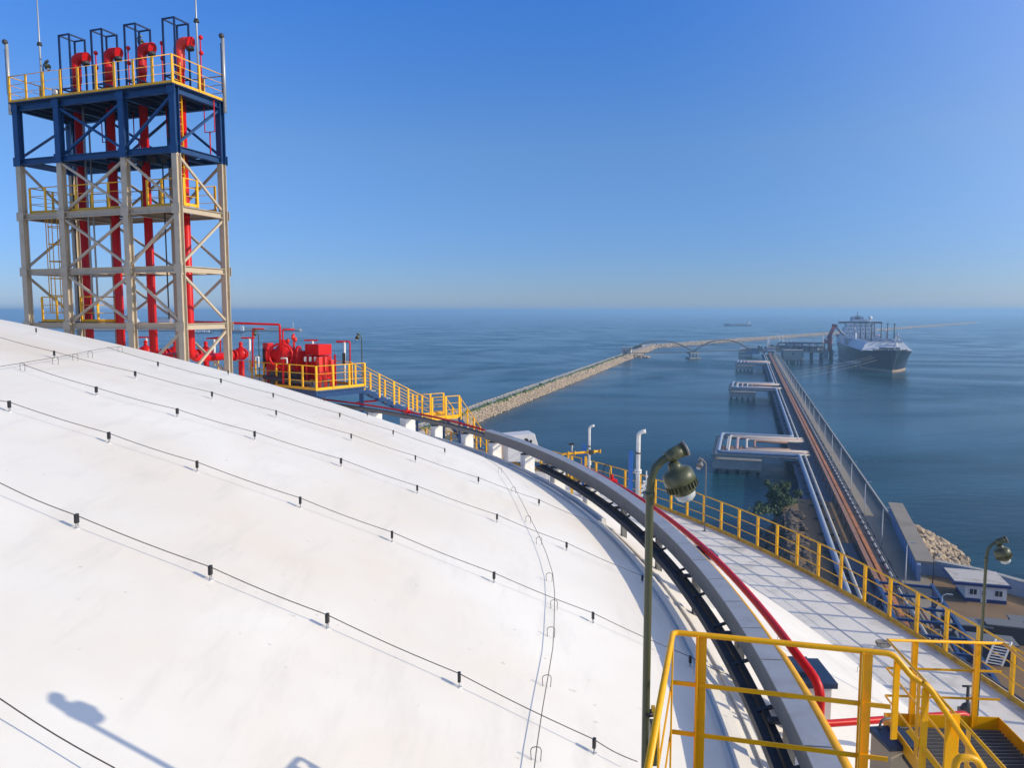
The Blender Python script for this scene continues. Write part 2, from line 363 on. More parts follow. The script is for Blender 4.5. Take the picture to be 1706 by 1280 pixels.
tag(gv.build('verge_plants', M['green']), 'green scrub growing along the top edge of the breakwater', 'scrub', kind='stuff')
rl = thing('breakwater_rail', 'low pale post rail along the seaward side of the breakwater', 'railing', bw(-137, 300, 4.1))
pp = MB(); s_ = 300.
for i in range(100): q = bw(-136.6, 300+i*6.2, 4.1); pp.box(q+Vector((0, 0, .55)), (.35, .35, 1.1))
pp.build('post_row', M['white'], rl, kind='stuff')
MB().bar(bw(-136.6, 300, 5.1), bw(-136.6, 920, 5.1), .12, .12).build('top_rail', M['white'], rl)
gh = thing('gatehouse', 'small pale box building on the breakwater at the bridge end', 'building', bw(-134, 905, 4.1))
c = bw(-133.5, 905, 8.0); MB().box(c, (11.5, 9, 7.8), PAZ).build('wall', M['roofw'], gh)
MB().box(c+Vector((0, 0, 4.1)), (12.2, 9.7, .5), PAZ).build('roof', M['concrete'], gh)
MB().box(c+Vector((-1, -4.6, -2.3)), (2, .3, 2.6), PAZ).build('door', M['win'], gh)
for dx_ in (-3.6, 3): MB().box(c+Vector((dx_, -4.6-dx_*-.05, .6)), (1.6, .5, 1.4), PAZ).build('window', M['win'], gh)

# rocks beside the blue sea wall
rp = MB()
for k in range(620):
    t = random.random(); u = random.random()
    a = Vector((92.3, 181)).lerp(Vector((79.5, 139.5)), t); wd = 3+13.5*sin(pi*min(1, (.1+.85*t)))*(1-.35*t)
    rp.rock((a.x+u*wd, a.y+u*wd*.25, 5.6*(1-u**1.3)+random.uniform(-.5, .5)), random.uniform(.5, 1.25))
tag(rp.build('boulder_heap', M['rock']), 'heap of tan boulders outside the blue sea wall', 'rocks', kind='stuff')
rp = MB()
for k in range(330):
    q = Vector((68, 186)).lerp(Vector((52, 136)), random.random()); u_ = random.uniform(-6, 3); rp.rock((q.x+u_, q.y+random.uniform(-2, 2), min(6, 6+u_)+random.uniform(-.4, .3)), random.uniform(.6, 1.3))
for k in range(120):
    q = Vector((66, 187)).lerp(Vector((82, 200)), random.random()); rp.rock((q.x, q.y+random.uniform(-1, 3), random.uniform(0, 5)), random.uniform(.6, 1.3))
tag(rp.build('shore_rocks', M['rock_s']), 'dark brown shore rocks below the tree at the root of the jetty', 'rocks', kind='stuff')

# sea wall (blue) and shore kerb
sw = thing('sea_wall', 'faded blue sea wall with flat tan coping beside the road', 'wall', (96, 192, 6))
def wall(path, h, t, z0, nm, mt, par):
    m_ = MB()
    for a, b in zip(path, path[1:]): m_.bar((a[0], a[1], z0+h/2), (b[0], b[1], z0+h/2), t, h)
    return m_.build(nm, mt, par)
wall([(90.1, 179.2), (73.9, 135.6)], 3.1, .6, 6, 'wall_panel', M['bwall'], sw)
wall([(91.3, 179.5), (75.4, 136.4)], .4, 3.1, 9.1, 'coping', M['road'], sw)
q = MB()
for i in range(11): c = Vector((90.0, 178.5)).lerp(Vector((74.4, 136.6)), i/10.5); q.box((c.x-.36, c.y+.14, 7.4), (.3, .5, 2.8), -.36)
q.each('buttress', M['bwall'], sw)
wall([(76.5, 139.6), (78.6, 138.9), (84, 134), (88, 127.5), (93, 119.5), (125, 89), (200, 49)], 2.4, .6, 6, 'wall_panel', M['bwall'], sw)
wall([(77, 140.2), (79, 139.4), (84.5, 134.4), (88.5, 127.8), (93.5, 120), (125, 90), (200, 50)], .4, 1.2, 8.3, 'coping', M['concrete'], sw)

# guard house
def house(loc, rz):
    h = thing('guard_house', 'white cabin with blue skirting and a weathered flat roof near the blue wall', 'hut', (0, 0, 0))
    MB().box((0, 0, 1.75), (6.2, 5.4, 2.3)).build('wall', M['white'], h, .02)
    MB().box((0, 0, .3), (6.3, 5.5, .6)).build('skirting', M['blueband'], h)
    MB().box((-.8, .3, 3.15), (8.6, 7.4, .45)).build('fascia', M['blueband'], h)
    MB().box((-.8, .3, 3.45), (8.2, 7.0, .14)).build('roof', M['roofw'], h)
    for x in (-1.9, 1.9):
        f = MB().box((x, -2.72, 1.75), (1.25, .1, 1.1)).build('window', M['white'], h)
        MB().box((x, -2.79, 1.75), (1.05, .05, .9)).build('pane', M['win'], f)
        MB().box((x, -2.83, 1.75), (.06, .05, .9)).build('frame', M['white'], f)
    d = MB().box((-.3, -2.73, 1.1), (.9, .12, 2.1)).build('door', M['white'], h); MB().box((-.3, -2.82, 1.6), (.6, .05, .7)).build('pane', M['win'], d)
    h.location = loc; h.rotation_euler = (0, 0, rz)
    return h
house((80.5, 128.0, 6), -.28)

# tree by the shore
tr = thing('shore_tree', 'dark green leafy tree on the rocks at the root of the jetty', 'tree', (66, 188, 4))
t_ = MB(); t_.tube([(66, 188, 3), (66.2, 188, 6), (66, 188.2, 9)], [.3, .24, .12], 8)
for k in range(9):
    a = random.uniform(0, 6.3); t_.tube([(66.1, 188, 5.5+k*.4), (66+1.2*cos(a), 188+1.2*sin(a), 7+k*.5), (66+2.4*cos(a), 188+2.4*sin(a), 8+k*.5)], [.12, .08, .03], 5)
t_.build('trunk', M['bark'], tr)
lf = MB()
cl = [(Vector((66+random.gauss(0, 1.7), 188+random.gauss(0, 1.5), 9.2+random.gauss(0, 2.1))), random.uniform(.7, 1.3)) for _ in range(40)]
for c, r in cl:
    for k in range(260):
        v = Vector((random.gauss(0, 1), random.gauss(0, 1), random.gauss(0, 1))).normalized()*r*random.uniform(.5, 1.1); p = c+v
        a = Vector((random.gauss(0, 1), random.gauss(0, 1), random.gauss(0, 1))).normalized(); b = a.cross(v).normalized()*.16; a = a*.2
        lf.add([p-a, p+b, p+a, p-b], [(0, 1, 2, 3)])
lf.build('crown', M['leaf'], tr)
bs = MB()
for k in range(1500):
    q = Vector((60, 184, 5.5)).lerp(Vector((72, 194, 5.5)), random.random())+Vector((random.gauss(0, 1), random.gauss(0, 1), abs(random.gauss(0, .8))))
    a = Vector((random.gauss(0, 1), random.gauss(0, 1), random.gauss(0, 1))).normalized()*.35; b = a.orthogonal().normalized()*.25
    bs.add([q-a, q+b, q+a, q-b], [(0, 1, 2, 3)])
tag(bs.build('shore_scrub', M['leaf']), 'low dark scrub around the foot of the shore tree', 'scrub', kind='stuff')

# ================================================================== JETTY
jr = MB(); jr.bar(pier(120, 30.2, 5.64), pier(925, 30.2, 5.64), 5.4, .8)
o = jr.build('jetty_road', M['road']); o['kind'] = 'structure'
pm = MB()
for i in range(32):
    s_ = 178+i*24
    pm.bar(pier(s_, 15.5, 4.4), pier(s_, 33.2, 4.4), 2.2, 1.2)
    for of in (17, 24, 31): pm.tube([pier(s_, of, 4), pier(s_, of, -2)], .7, 8)
jd = thing('jetty_trestle', 'long concrete trestle on piles carrying road and pipes out to sea', 'jetty', pier(170, 24, 0))
pm.build('pile_bents', M['conc_d'], jd)
MB().bar(pier(172, 21, 5.05), pier(925, 21, 5.05), 11.6, .3).build('dark_void_deck', M['navyfar'], jd)  # navy colour stands in for the dark of the void beside the pipes
MB().bar(pier(84, 20.2, 6.1), pier(172, 20.2, 6.1), 7.2, .2).build('dark_void_deck', M['navyfar'], jd)  # navy sheet over the ground, carrying the painted dark void ashore
pw = thing('jetty_parapet', 'tall sheet parapet with pale top rail on the seaward side of the jetty road', 'parapet', pier(180, 33, 6))
MB().bar(pier(176, 33.1, 6.55), pier(925, 33.1, 6.55), .2, 1.2).build('panel', M['galv_d'], pw)
MB().bar(pier(176, 33.1, 7.24), pier(925, 33.1, 7.24), .4, .16).build('top_rail', M['concrete'], pw)
MB().bar(pier(140, 27.4, 6.35), pier(925, 27.4, 6.35), .35, .7).build('kerb', M['concrete'], thing('road_kerb', 'concrete kerb between jetty road and pipes', 'kerb', pier(140, 27.4, 6)))
ot = thing('steel_girder', 'brown steel girder running along the jetty, left of the orange one', 'girder', pier(110, 23, 8))
MB().hbeam(pier(96, 22.9, 7.6), pier(930, 22.9, 7.6), .8, 1.0, .12).build('flange', M['brown'], ot)
ot = thing('steel_girder', 'orange rusty steel girder beside the pale steam pipe of the jetty', 'girder', pier(110, 24.2, 8))
MB().bar(pier(96, 24.15, 7.7), pier(930, 24.15, 7.7), .75, .35).build('flange', M['orange'], ot)
rf = thing('pipe_rack', 'dark steel frames holding the pipes along the jetty', 'pipe rack', pier(150, 24, 5))
rm = MB()
for i in range(33):
    s_ = 104+i*9.; rm.bar(pier(s_, 24.6, 7.15), pier(s_, 27, 7.15), .22, .25); rm.bar(pier(s_, 27, 6), pier(s_, 27, 7.6), .2); rm.bar(pier(s_, 22.4, 5.2), pier(s_, 22.4, 7.2), .25)
rm.each('frame', M['dark'], rf)
rm = MB()
for i in range(33, 92):
    s_ = 104+i*9.; rm.bar(pier(s_, 24.6, 7.15), pier(s_, 27, 7.15), .22, .25); rm.bar(pier(s_, 27, 6), pier(s_, 27, 7.6), .2); rm.bar(pier(s_, 22.4, 5.2), pier(s_, 22.4, 7.2), .25)
rm.build('far_frames', M['dark'], rf, kind='stuff')
MB().bar(pier(104, 26.95, 7.6), pier(925, 26.95, 7.6), .22, .2).build('side_beam', M['dark'], rf)
MB().bar(pier(104, 24.95, 7.35), pier(925, 24.95, 7.35), .2, .15).build('side_beam', M['dark'], rf)
def pipe(name, label, pts, r, mt, n=10, cat='pipe', group=None):
    o_ = MB().tube(pts, r, n).build(name, mt); return tag(o_, label, cat, group)
def jpipe(of, z, r, label, mt, s0=100, s1=925):
    m_ = MB(); m_.tube([pier(s0, of, z), pier(s1, of, z)], r, 12)
    o_ = m_.build('pipe_run', mt); tag(o_, label, 'pipe')
    return o_
o = jpipe(25.9, 7.5, .26, 'bright pale steam pipe on the jetty rack, cut by dark bands', M['wpipe'], 100)
bm_ = MB()
for i in range(180): bm_.tube([pier(101+i*4.5, 25.9, 7.5), pier(102.3+i*4.5, 25.9, 7.5)], .30, 10)
bm_.build('band_row', M['dark'], o, kind='stuff')
jpipe(26.5, 7.42, .12, 'thin grey pipe on the jetty rack right of the pale steam pipe', M['galv'])
jpipe(25.3, 7.42, .10, 'thin dark pipe on the jetty rack left of the pale steam pipe', M['galv_d'])
# LNG lines between loops + loops
LOOPS = [(267, 309), (497, 537), (740, 775), (985, 1012)]
seg = [108]+[v for p_ in LOOPS[:3] for v in p_]+[935]
def round_path(pts, r, k=4):
    P = [Vector(q) for q in pts]; out = [P[0]]
    for a, b, c in zip(P, P[1:], P[2:]):
        u = (a-b).normalized()*r; v = (c-b).normalized()*r
        for i in range(k+1):
            t = i/k; out.append((b+u)*(1-t)**2+b*2*t*(1-t)+(b+v)*t*t)
    out.append(P[-1]); return out
def lngline(of, z, r, lo, ins, label, mt):
    pts = [pier(100, of, z)]
    for a, b in LOOPS[:3]: pts += [pier(a+ins, of, z), pier(a+ins, lo, z+.0), pier(b-ins, lo, z), pier(b-ins, of, z)]
    pts.append(pier(940, of, z)); o_ = MB().tube(round_path(pts, 1.6), r, 14).build('pipe_run', mt); return tag(o_, label, 'pipe')
lngline(17.4, 7.2, .62, -8.6, .8, 'thick clad pipe coloured shade blue, looping out sideways over each expansion platform', M['bpipe'])
lngline(19.3, 7.0, .34, -6.0, 6.5, 'narrower blue grey pipe right of the thick shade-blue one', M['wpipe'])
ps = thing('pipe_saddles', 'row of dark saddles under the thick shade-blue pipe', 'pipe support', pier(110, 17.4, 5))
q = MB()
for i in range(60):
    s__ = 112+i*13.; 
    if not any(a+.5 < s__ < b-.5 for a, b in LOOPS): q.bar(pier(s__, 15.9, 6.4), pier(s__, 20.4, 6.4), .5, .35); 
q.each('saddle', M['dark'], ps)
lk = 0
for a, b in LOOPS:
    nm = ['nearest', 'second', 'third', 'farthest'][lk]
    t = thing('expansion_platform', nm+' pipe loop platform standing on concrete left of the jetty', 'platform', pier((a+b)/2, 4, 5), 'expansion loop platforms')
    MB().bar(pier(a+1, -10.5, 5.9), pier(a+1, 17, 5.9), 1.8, .9).build('beam', M['wpipe'] if 0 else M['conc_d'], t)
    MB().bar(pier(b-1, -10.5, 5.9), pier(b-1, 17, 5.9), 1.8, .9).build('beam', M['conc_d'], t)
    MB().bar(pier(a+1, -9.3, 5.7), pier(b-1, -9.3, 5.7), 3, .6).build('beam', M['conc_d'], t)
    MB().bar(pier((a+b)/2-4, -9.5, 5.2), pier((a+b)/2-4, 16, 5.2), 14 if b-a > 38 else 9, .4).build('deck', M['brown'] if lk == 0 else M['conc_d'], t)
    MB().box(pier(a+5, -2.3, 2.9), (16, 7, 3.2), PAZ).build('pile_cap', M['concrete'], t)
    q = MB()
    for i in range(5): q.tube([pier(a+5, -9+i*3.4, 1.5), pier(a+5, -9+i*3.4, -2)], .6, 8)
    q.each('pile', M['conc_d'], t)
    if lk == 3:
        tag(MB().tube(round_path([pier(940, 17.4, 8), pier(a+1, 17.4, 8), pier(a+1, -8, 8), pier(b-1, -8, 8), pier(b-1, 17.4, 8)], 1.6), .62, 12).build('pipe_run', M['wpipe']), 'pale pipe loop on the farthest platform', 'pipe')
    if lk < 3:
        for k, (ins, lo, r, mt, ds) in enumerate([(3.4, -5.4, .5, 'wpipe', 'white'), (7.5, -2.6, .55, 'ppipe', 'pinkish'), (10.5, .6, .45, 'wpipe', 'off-white'), (13.5, 3.4, .4, 'brown', 'brown')]):
            e1 = 21. if k < 3 else 15
            pp_ = [pier(a+ins, e1, 6.9), pier(a+ins, lo, 6.9), pier(b-ins, lo, 6.9), pier(b-ins, e1, 6.9)]
            if b-ins-(a+ins) < 3: continue
            tag(MB().tube(round_path(pp_, 1.2), r, 10).build('loop_pipe', M[mt]), ds+' nested loop pipe on the '+nm+' expansion platform', 'pipe')
    lk += 1
# street lamps along the jetty
def jlamp():
    r = thing('street_lamp', 'slim white lamp post on the kerb of the jetty road', 'street lamp', (0, 0, 0), 'white lamp posts along the jetty road')
    MB().tube([(0, 0, 0), (0, 0, 4), (0, 0, 7.4), (.15, 0, 7.8), (.55, 0, 8.0)], [.12, .1, .08, .06, .05], 8).build('pole', M['white'], r)
    MB().box((.95, 0, 8.0), (.8, .28, .14)).build('lamp_head', M['galv'], r); MB().box((0, 0, .15), (.35, .35, .3)).build('base', M['concrete'], r)
    return r
L0 = jlamp(); st_l = [122]+[148+i*25.5 for i in range(30)]
nth = ['nearest', 'second nearest', 'third nearest', 'fourth nearest', 'fifth nearest']
for i, s_ in enumerate(st_l):
    lb = 'slim white lamp post on the jetty road kerb, '+nth[i]+' of the row' if i < 5 else None
    if i == 0: L0.location = pier(s_, 28.1, 6); L0.rotation_euler = (0, 0, PAZ); base_label = L0['label']; L0['label'] = lb
    else: dup(L0, pier(s_, 28.1, 6.02), PAZ, lb or 'far slim white lamp post on the jetty road kerb')
# pier head
ph = thing('loading_platform', 'dark steel and concrete loading platform at the jetty head', 'platform', pier(905, 60, 0))
MB().bar(pier(930, 12, 9.2), pier(930, 92, 9.2), 34, 1.2).build('deck', M['conc_d'], ph)
q = MB()
for i in range(8):
    for s_ in (916, 930, 944): q.tube([pier(s_, 18+i*10.3, 9), pier(s_, 18+i*10.3, -2)], .9, 8)
q.each('pile', M['conc_d'], ph)
q = MB()
for i in range(7):
    for s_ in (918, 942):
        q.bar(pier(s_, 34+i*8, 9.6), pier(s_, 34+i*8, 19), .7)
for z in (14, 19):
    for s_ in (918, 942): q.bar(pier(s_, 34, z), pier(s_, 82, z), .7, .8)
    for i in range(7): q.bar(pier(918, 34+i*8, z), pier(942, 34+i*8, z), .6)
q.build('pipe_frame', M['navyfar'], ph)
q = MB()
for i in range(6): q.tube([pier(922+i*3, 20, 11+.3*i), pier(922+i*3, 86, 11+.3*i)], .6, 8); q.tube([pier(920+i*3, 40, 16), pier(920+i*3, 80, 16)], .5, 8)
q.build('pipe_bank', M['galv'], ph)
for i, (s_, of, w_, h, mt, lb, z0) in enumerate([(935, 52, 18, 8, 'deckw', 'white plant building on the jetty head behind the pipe frames', 9.8), (950, 38, 10, 5, 'roofw', 'small cream cabin on the jetty head', 9.8), (915, 26, 9, 4, 'deckw', 'low white cabin where the road reaches the jetty head', 9.8), (970, 6, 16, 7, 'bwall', 'blue grey shed left of the jetty head', 3.5)]):
    b_ = thing('plant_building', lb, 'building', pier(s_, of, z0)); c = pier(s_, of, z0+h/2)
    MB().box(c, (w_, 10, h), PAZ).build('wall', M[mt], b_); MB().box(c+Vector((0, 0, h/2+.3)), (w_+1, 11, .6), PAZ).build('roof', M['concrete'], b_)
    q = MB()
    for k in range(int(w_/3)): q.box(pier(s_-5.05, of-w_/2+2+k*3, z0+h*.6), (1.4, .15, 1.3), PAZ)
    q.each('window', M['win'], b_)
q = MB(); rnd = random.Random(5)
for i in range(46):
    s__, o__ = rnd.uniform(915, 948), rnd.uniform(12, 84); h__ = rnd.uniform(1.5, 6.5); q.box(pier(s__, o__, 9.8+h__/2), (rnd.uniform(1.5, 6), rnd.uniform(1.5, 4), h__), PAZ)
q.each('module', M['galv_d'], ph)
q = MB()
for i in range(14): s__, o__ = rnd.uniform(914, 950), rnd.uniform(14, 84); q.tube([pier(s__, o__, 9.8), pier(s__, o__, 9.8+rnd.uniform(8, 19))], .3, 6)
q.each('pole', M['deckw'], ph)
gb = thing('substation', 'pale green block building on piles beside the jetty road', 'building', pier(862, 45, 0)); c = pier(862, 46, 9.2)
MB().box(c, (18, 13, 9), PAZ).build('wall', M['bldg'], gb); MB().box(c+Vector((0, 0, 4.75)), (19, 14, .5), PAZ).build('roof', M['concrete'], gb)
MB().box(c+Vector((0, 0, -5.4)), (21, 16, 1.4), PAZ).build('slab', M['conc_d'], gb)
q = MB()
for i in range(6):
    for j in (-5, 5): q.tube([pier(862+j, 37+i*3.5, 3.6), pier(862+j, 37+i*3.5, -2)], .6, 8)
q.each('pile', M['conc_d'], gb)
MB().box(pier(855.4, 46, 10.3), (1.6, .2, 1.6), PAZ).build('window', M['win'], gb)
tag(MB().bar(pier(866, 33, 8), pier(866, 40, 8), 2, .5).build('access_bridge', M['conc_d']), 'short concrete slab joining the green building to the jetty road', 'walkway')
for i, (s_, of, r) in enumerate([(700, 78, 6), (780, 96, 6), (1010, 94, 6)]):
    dl = thing('mooring_dolphin', ['round mooring dolphin alone in front of the ship', 'mooring dolphin beside the flank of the ship bow', 'mooring dolphin beside the stern of the ship'][i], 'dolphin', pier(s_, of, 0)) if i else None
    if not dl: continue
    MB().tube([pier(s_, of, 5), pier(s_, of, 8)], r, 16).build('cap', M['conc_d'], dl)
    q = MB()
    for k in range(5): q.tube([pier(s_+4*cos(k*1.257), of+4*sin(k*1.257), 5), pier(s_+4*cos(k*1.257), of+4*sin(k*1.257), -2)], .8, 8)
    q.each('pile', M['conc_d'], dl)
for k in range(4):
    s_ = 912+k*9; r = thing('marine_loader', 'dark red jointed loading arm beside the moored gas ship, number '+'one two three four'.split()[k]+' from the bow', 'loading arm', pier(s_, 88, 9.8), 'loading arms')
    r['label'] = ['dark red loading arm nearest the ship bow', 'dark red loading arm second from the ship bow', 'dark red loading arm third from the ship bow', 'dark red loading arm nearest the ship superstructure'][k]
    MB().tube([pier(s_, 88, 9.8), pier(s_, 88, 27)], [1.3, 1.0], 10).build('riser', M['armred'], r)
    MB().tube([pier(s_, 86, 24), pier(s_, 92, 39)], [.9, .6], 8).build('inboard_arm', M['armred'], r)
    MB().tube([pier(s_, 92, 39), pier(s_, 102, 28)], .55, 8).build('outboard_arm', M['galv'], r)
    MB().box(pier(s_, 84.5, 21), (3, 2.2, 4), PAZ).build('counterweight', M['armred'], r)
    MB().tube([pier(s_-1, 92, 39), pier(s_+1, 92, 39)], 1.6, 14).build('sheave', M['armred'], r)
# footbridge with two arches
FB = [Vector((124, 850)), Vector((209, 885)), Vector((284, 914))]
fb = thing('footbridge', 'slender footbridge of two low arches between breakwater and jetty', 'bridge', (209, 885, 0))
for a, b in zip(FB, FB[1:]):
    dn = (b-a).normalized(); nn = Vector((dn.y, -dn.x)); m_ = MB(); m_.bar((a.x, a.y, 8.2), (b.x, b.y, 8.2), 3, .7); m_.build('deck', M['dark'], fb)
    for sd_ in (-1.6, 1.6):
        q = MB(); pts = []
        for i in range(17):
            t = i/16; c = a.lerp(b, t)+nn*sd_; pts.append((c.x, c.y, 8.4+13*(1-(2*t-1)**2)))
        q.tube(pts, .38, 8)
        for p_ in pts[1:-1]: q.tube([p_, (p_[0], p_[1], 8.4)], .07, 5)
        q.build('arch', M['dark'], fb)
    q = MB()
    for i in range(1, 6):
        t = i/6; c = a.lerp(b, t); z = 8.4+13*(1-(2*t-1)**2); q.bar((c.x-nn.x*1.6, c.y-nn.y*1.6, z), (c.x+nn.x*1.6, c.y+nn.y*1.6, z), .25)
    q.each('cross_bar', M['dark'], fb)
bp = thing('bridge_pier', 'concrete pier on piles between the two arches of the footbridge', 'pier', (209, 885, 0))
MB().box((209, 885, 6.9), (13, 7, 1.6), .38).build('cap', M['conc_d'], bp)
q = MB()
for i in (-1, 0, 1):
    for j in (-1, 1): q.tube([(209+i*4.4, 885+j*2, 6.5), (209+i*3.4, 885+j*2, 1.5)], .6, 8)
q.each('leg', M['conc_d'], bp); MB().box((209, 885, 1), (15, 9, 1.6), .38).build('base', M['conc_d'], bp)

# mooring ropes
for k, (s_, z1) in enumerate([(640, 9), (615, 9), (585, 9)]):
    a = pier(s_, 33.6, 7.2); b = pier(s_+105, 106-k*2, 15); pts = []
    for i in range(13):
        t = i/12; p_ = a.lerp(b, t); p_.z -= 4*t*(1-t)*1.2; pts.append(p_)
    tag(MB().tube(pts, .07, 5).build('mooring_rope', M['concrete']), ['upper', 'middle', 'lowest'][k]+' of three slack ropes from the jetty wall towards the ship', 'rope', 'mooring ropes')

# ================================================================== LNG CARRIER
sh = thing('gas_carrier', 'black hulled gas tanker moored at the jetty with grey deck and white bridge', 'ship', pier(900, 125, 0))
OS = 125
secs = [(744, .3, .05, 20.5), (750, 5.5, .4, 20.2), (757, 10.5, 1.5, 19.8), (768, 16.0, 6.2, 19.0), (782, 20.0, 12.0, 18.4), (800, 22.4, 18.0, 18), (825, 23, 22, 18), (870, 23, 23, 18), (960, 23, 23, 18), (1000, 22.5, 20, 18), (1025, 20, 8, 18.4)]
def hullmesh(zf0, zf1, top=False):
    m_ = MB(); rows = []
    for i, (s_, bd, bwl, dz) in enumerate(secs):
        row = []
        for k in range(5):
            t = zf0+(zf1-zf0)*k/4; z = -1+(dz+1)*t; fl = t**1.6; hb = bwl+(bd-bwl)*fl
            ss = s_+(1-t)*max(0, (760-s_))*.95
            row.append((ss, hb, z))
        rows.append(row)
    vs = [];
    for row in rows: vs += [pier(a, OS-b, z) for a, b, z in row]+[pier(a, OS+b, z) for a, b, z in row]
    fs = []
    for i in range(len(rows)-1):
        for k in range(4):
            fs.append((i*10+k, i*10+k+1, i*10+11+k, i*10+10+k)); fs.append((i*10+5+k, i*10+15+k, i*10+16+k, i*10+6+k))
    for i in (0, len(rows)-1):
        for k in range(4): fs.append((i*10+k, i*10+k+1, i*10+6+k, i*10+5+k))
    m_.add(vs, fs, True); return m_
hullmesh(.155, 1).build('hull', M['hull'], sh); hullmesh(0, .155).build('boot_topping', M['boot'], sh)
m_ = MB(); vs = []
for s_, bd, b2, dz in secs: vs += [pier(s_, OS-bd+.2, dz-.9), pier(s_, OS+bd-.2, dz-.9)]
m_.add(vs, [(2*i, 2*i+1, 2*i+3, 2*i+2) for i in range(len(secs)-1)]); m_.build('main_deck', M['deckg'], sh)
def trunk(s0, s1, w0, w1, z0, z1, ch=10):
    vs = []
    for s_, k in ((s0, 0), (s0+ch, 1), (s1-1, 1), (s1, 0)):
        zz = z1 if k else z0; ww = w1 if k else w0
        vs += [pier(s_, OS-w0*(1 if k or 1 else 0), z0), pier(s_, OS-ww, zz), pier(s_, OS+ww, zz), pier(s_, OS+w0, z0)]
    return MB().add(vs, [(i*4+k, i*4+k+1, i*4+5+k, i*4+4+k) for i in range(3) for k in range(3)])
trunk(790, 968, 22, 16, 17.2, 25.5, 16).build('trunk_deck', M['deckw'], sh)
q = MB()
for s_ in range(805, 965, 6):
    for of in (-13, -6, 0, 6, 13): q.bar(pier(s_, OS+of, 25.4), pier(s_, OS+of, 27.4), .25)
    q.bar(pier(s_, OS-15, 26.6), pier(s_, OS+15, 26.6), .3)
for of in (-10, -3, 3, 10): q.tube([pier(800, OS+of, 27.4), pier(965, OS+of, 27.4)], .5, 6)
q.build('deck_piping', M['deckg'], sh)
q = MB()
for s_ in (812, 850, 888, 935):
    for of in (-11, 9): q.tube([pier(s_, OS+of, 25), pier(s_, OS+of, 42)], [.7, .4], 8); q.box(pier(s_, OS+of, 42.3), (1.8, 1.8, .8), PAZ)
q.each('vent_mast', M['dark'], sh)
for k, (s_, of, a, b) in enumerate([(880, -17, 8, 38), (900, 16, 8, 37), (820, 14, 7, 34), (800, 9, 6, 31)]):
    c_ = MB(); c_.tube([pier(s_, OS+of, 18), pier(s_, OS+of, b-4)], [1.4, 1.1], 10).box(pier(s_, OS+of, b-4), (3.4, 3.4, 2.4), PAZ); c_ = c_.build('crane', M['deckw'], sh)
    MB().tube([pier(s_, OS+of, b-3), pier(s_-12, OS+of-a*.4, b+1)], .6, 8).build('jib', M['deckw'], c_)
q = MB()
for k in range(12): s_ = 775-k*2; q.tube([pier(s_, OS-14+k*.9, 18.5), pier(s_, OS-14+k*.9, 20.5)], .5, 8); q.tube([pier(s_, OS+14-k*.9, 18.5), pier(s_, OS+14-k*.9, 20.5)], .5, 8)
q.box(pier(778, OS-6, 20), (5, 4, 3), PAZ).box(pier(778, OS+6, 20), (5, 4, 3), PAZ).box(pier(786, OS, 19.5), (9, 5, 3), PAZ)
q.build('windlass', M['dark'], sh)
MB().tube([pier(752, OS, 19), pier(752, OS, 32)], [.5, .2], 8).box(pier(752, OS, 28), (4, .4, .4), PAZ).build('fore_mast', M['deckw'], sh)
# bow rail
for sgn in (-1, 1):
    q = MB()
    pp_ = [pier(s_, OS+sgn*(bd-.3), dz+1.1) for s_, bd, b2, dz in secs[:-1]]
    q.tube(pp_, .12, 5)
    for p_ in pp_: q.tube([p_, p_-Vector((0, 0, 1.9))], .1, 5)
    q.build('bulwark_rail', M['deckw'], sh)
q = MB(); rnd = random.Random(9)
for i in range(70):
    s__, o__ = rnd.uniform(806, 962), rnd.uniform(-15, 15); h__ = rnd.uniform(.8, 3.6); q.box(pier(s__, OS+o__, 25.4+h__/2), (rnd.uniform(.8, 4), rnd.uniform(.8, 5), h__), PAZ)
q.each('deck_house', M['deckw'], sh)
q = MB()
for i in range(26): s__, o__ = rnd.uniform(752, 800), rnd.uniform(-13, 13); w__ = max(0, (s__-752)/48*13); q.box(pier(s__, OS+max(-w__, min(w__, o__)), 18.9), (rnd.uniform(.6, 2), rnd.uniform(.6, 2), rnd.uniform(1, 2.6)), PAZ)
q.each('winch', M['deckg'], sh)
# superstructure
su = MB()
su.box(pier(990, OS, 22.5), (44, 36, 9), PAZ)
su.box(pier(988, OS, 29), (38, 30, 5), PAZ).box(pier(987, OS, 33.6), (34, 26, 4.4), PAZ).box(pier(986, OS, 37.8), (30, 22, 4), PAZ)
su.box(pier(983, OS, 41.4), (46, 10, 3.2), PAZ); su.box(pier(984, OS, 44), (16, 10, 2.2), PAZ)
su.build('superstructure', M['deckw'], sh, .1)
q = MB(); q.box(pier(977.9, OS, 41.8), (45, .3, 1.5), PAZ); q.build('bridge_window', M['win'], sh)
q = MB()
for j, (s_, wd, z) in enumerate([(971.9, 36, 23.5), (971.9, 36, 20.5), (972.9, 32, 29), (973.9, 28, 33.6), (974.9, 24, 37.8)]):
    for k in range(int(wd/3)): q.box(pier(s_, OS-wd/2+1.5+k*3, z), (1.2, .25, 1.1), PAZ)
q.each('cabin_window', M['win'], sh)
MB().box(pier(1010, OS, 40), (13, 14, 16), PAZ).build('funnel', M['deckg'], sh)
MB().tube([pier(982, OS-3, 45), pier(982, OS-3, 54)], [.6, .25], 8).box(pier(982, OS-3, 49), (8, .5, .5), PAZ).box(pier(982, OS-3, 46.5), (5, 2, 2), PAZ).build('radar_mast', M['dark'], sh)
MB().ball(pier(976, OS+10, 46.8), 2.4).tube([pier(976, OS+10, 42), pier(976, OS+10, 46)], .8, 8).build('radome', M['white'], sh)
MB().ball(pier(976, OS+5, 44.8), 1.3).build('radome', M['white'], sh)
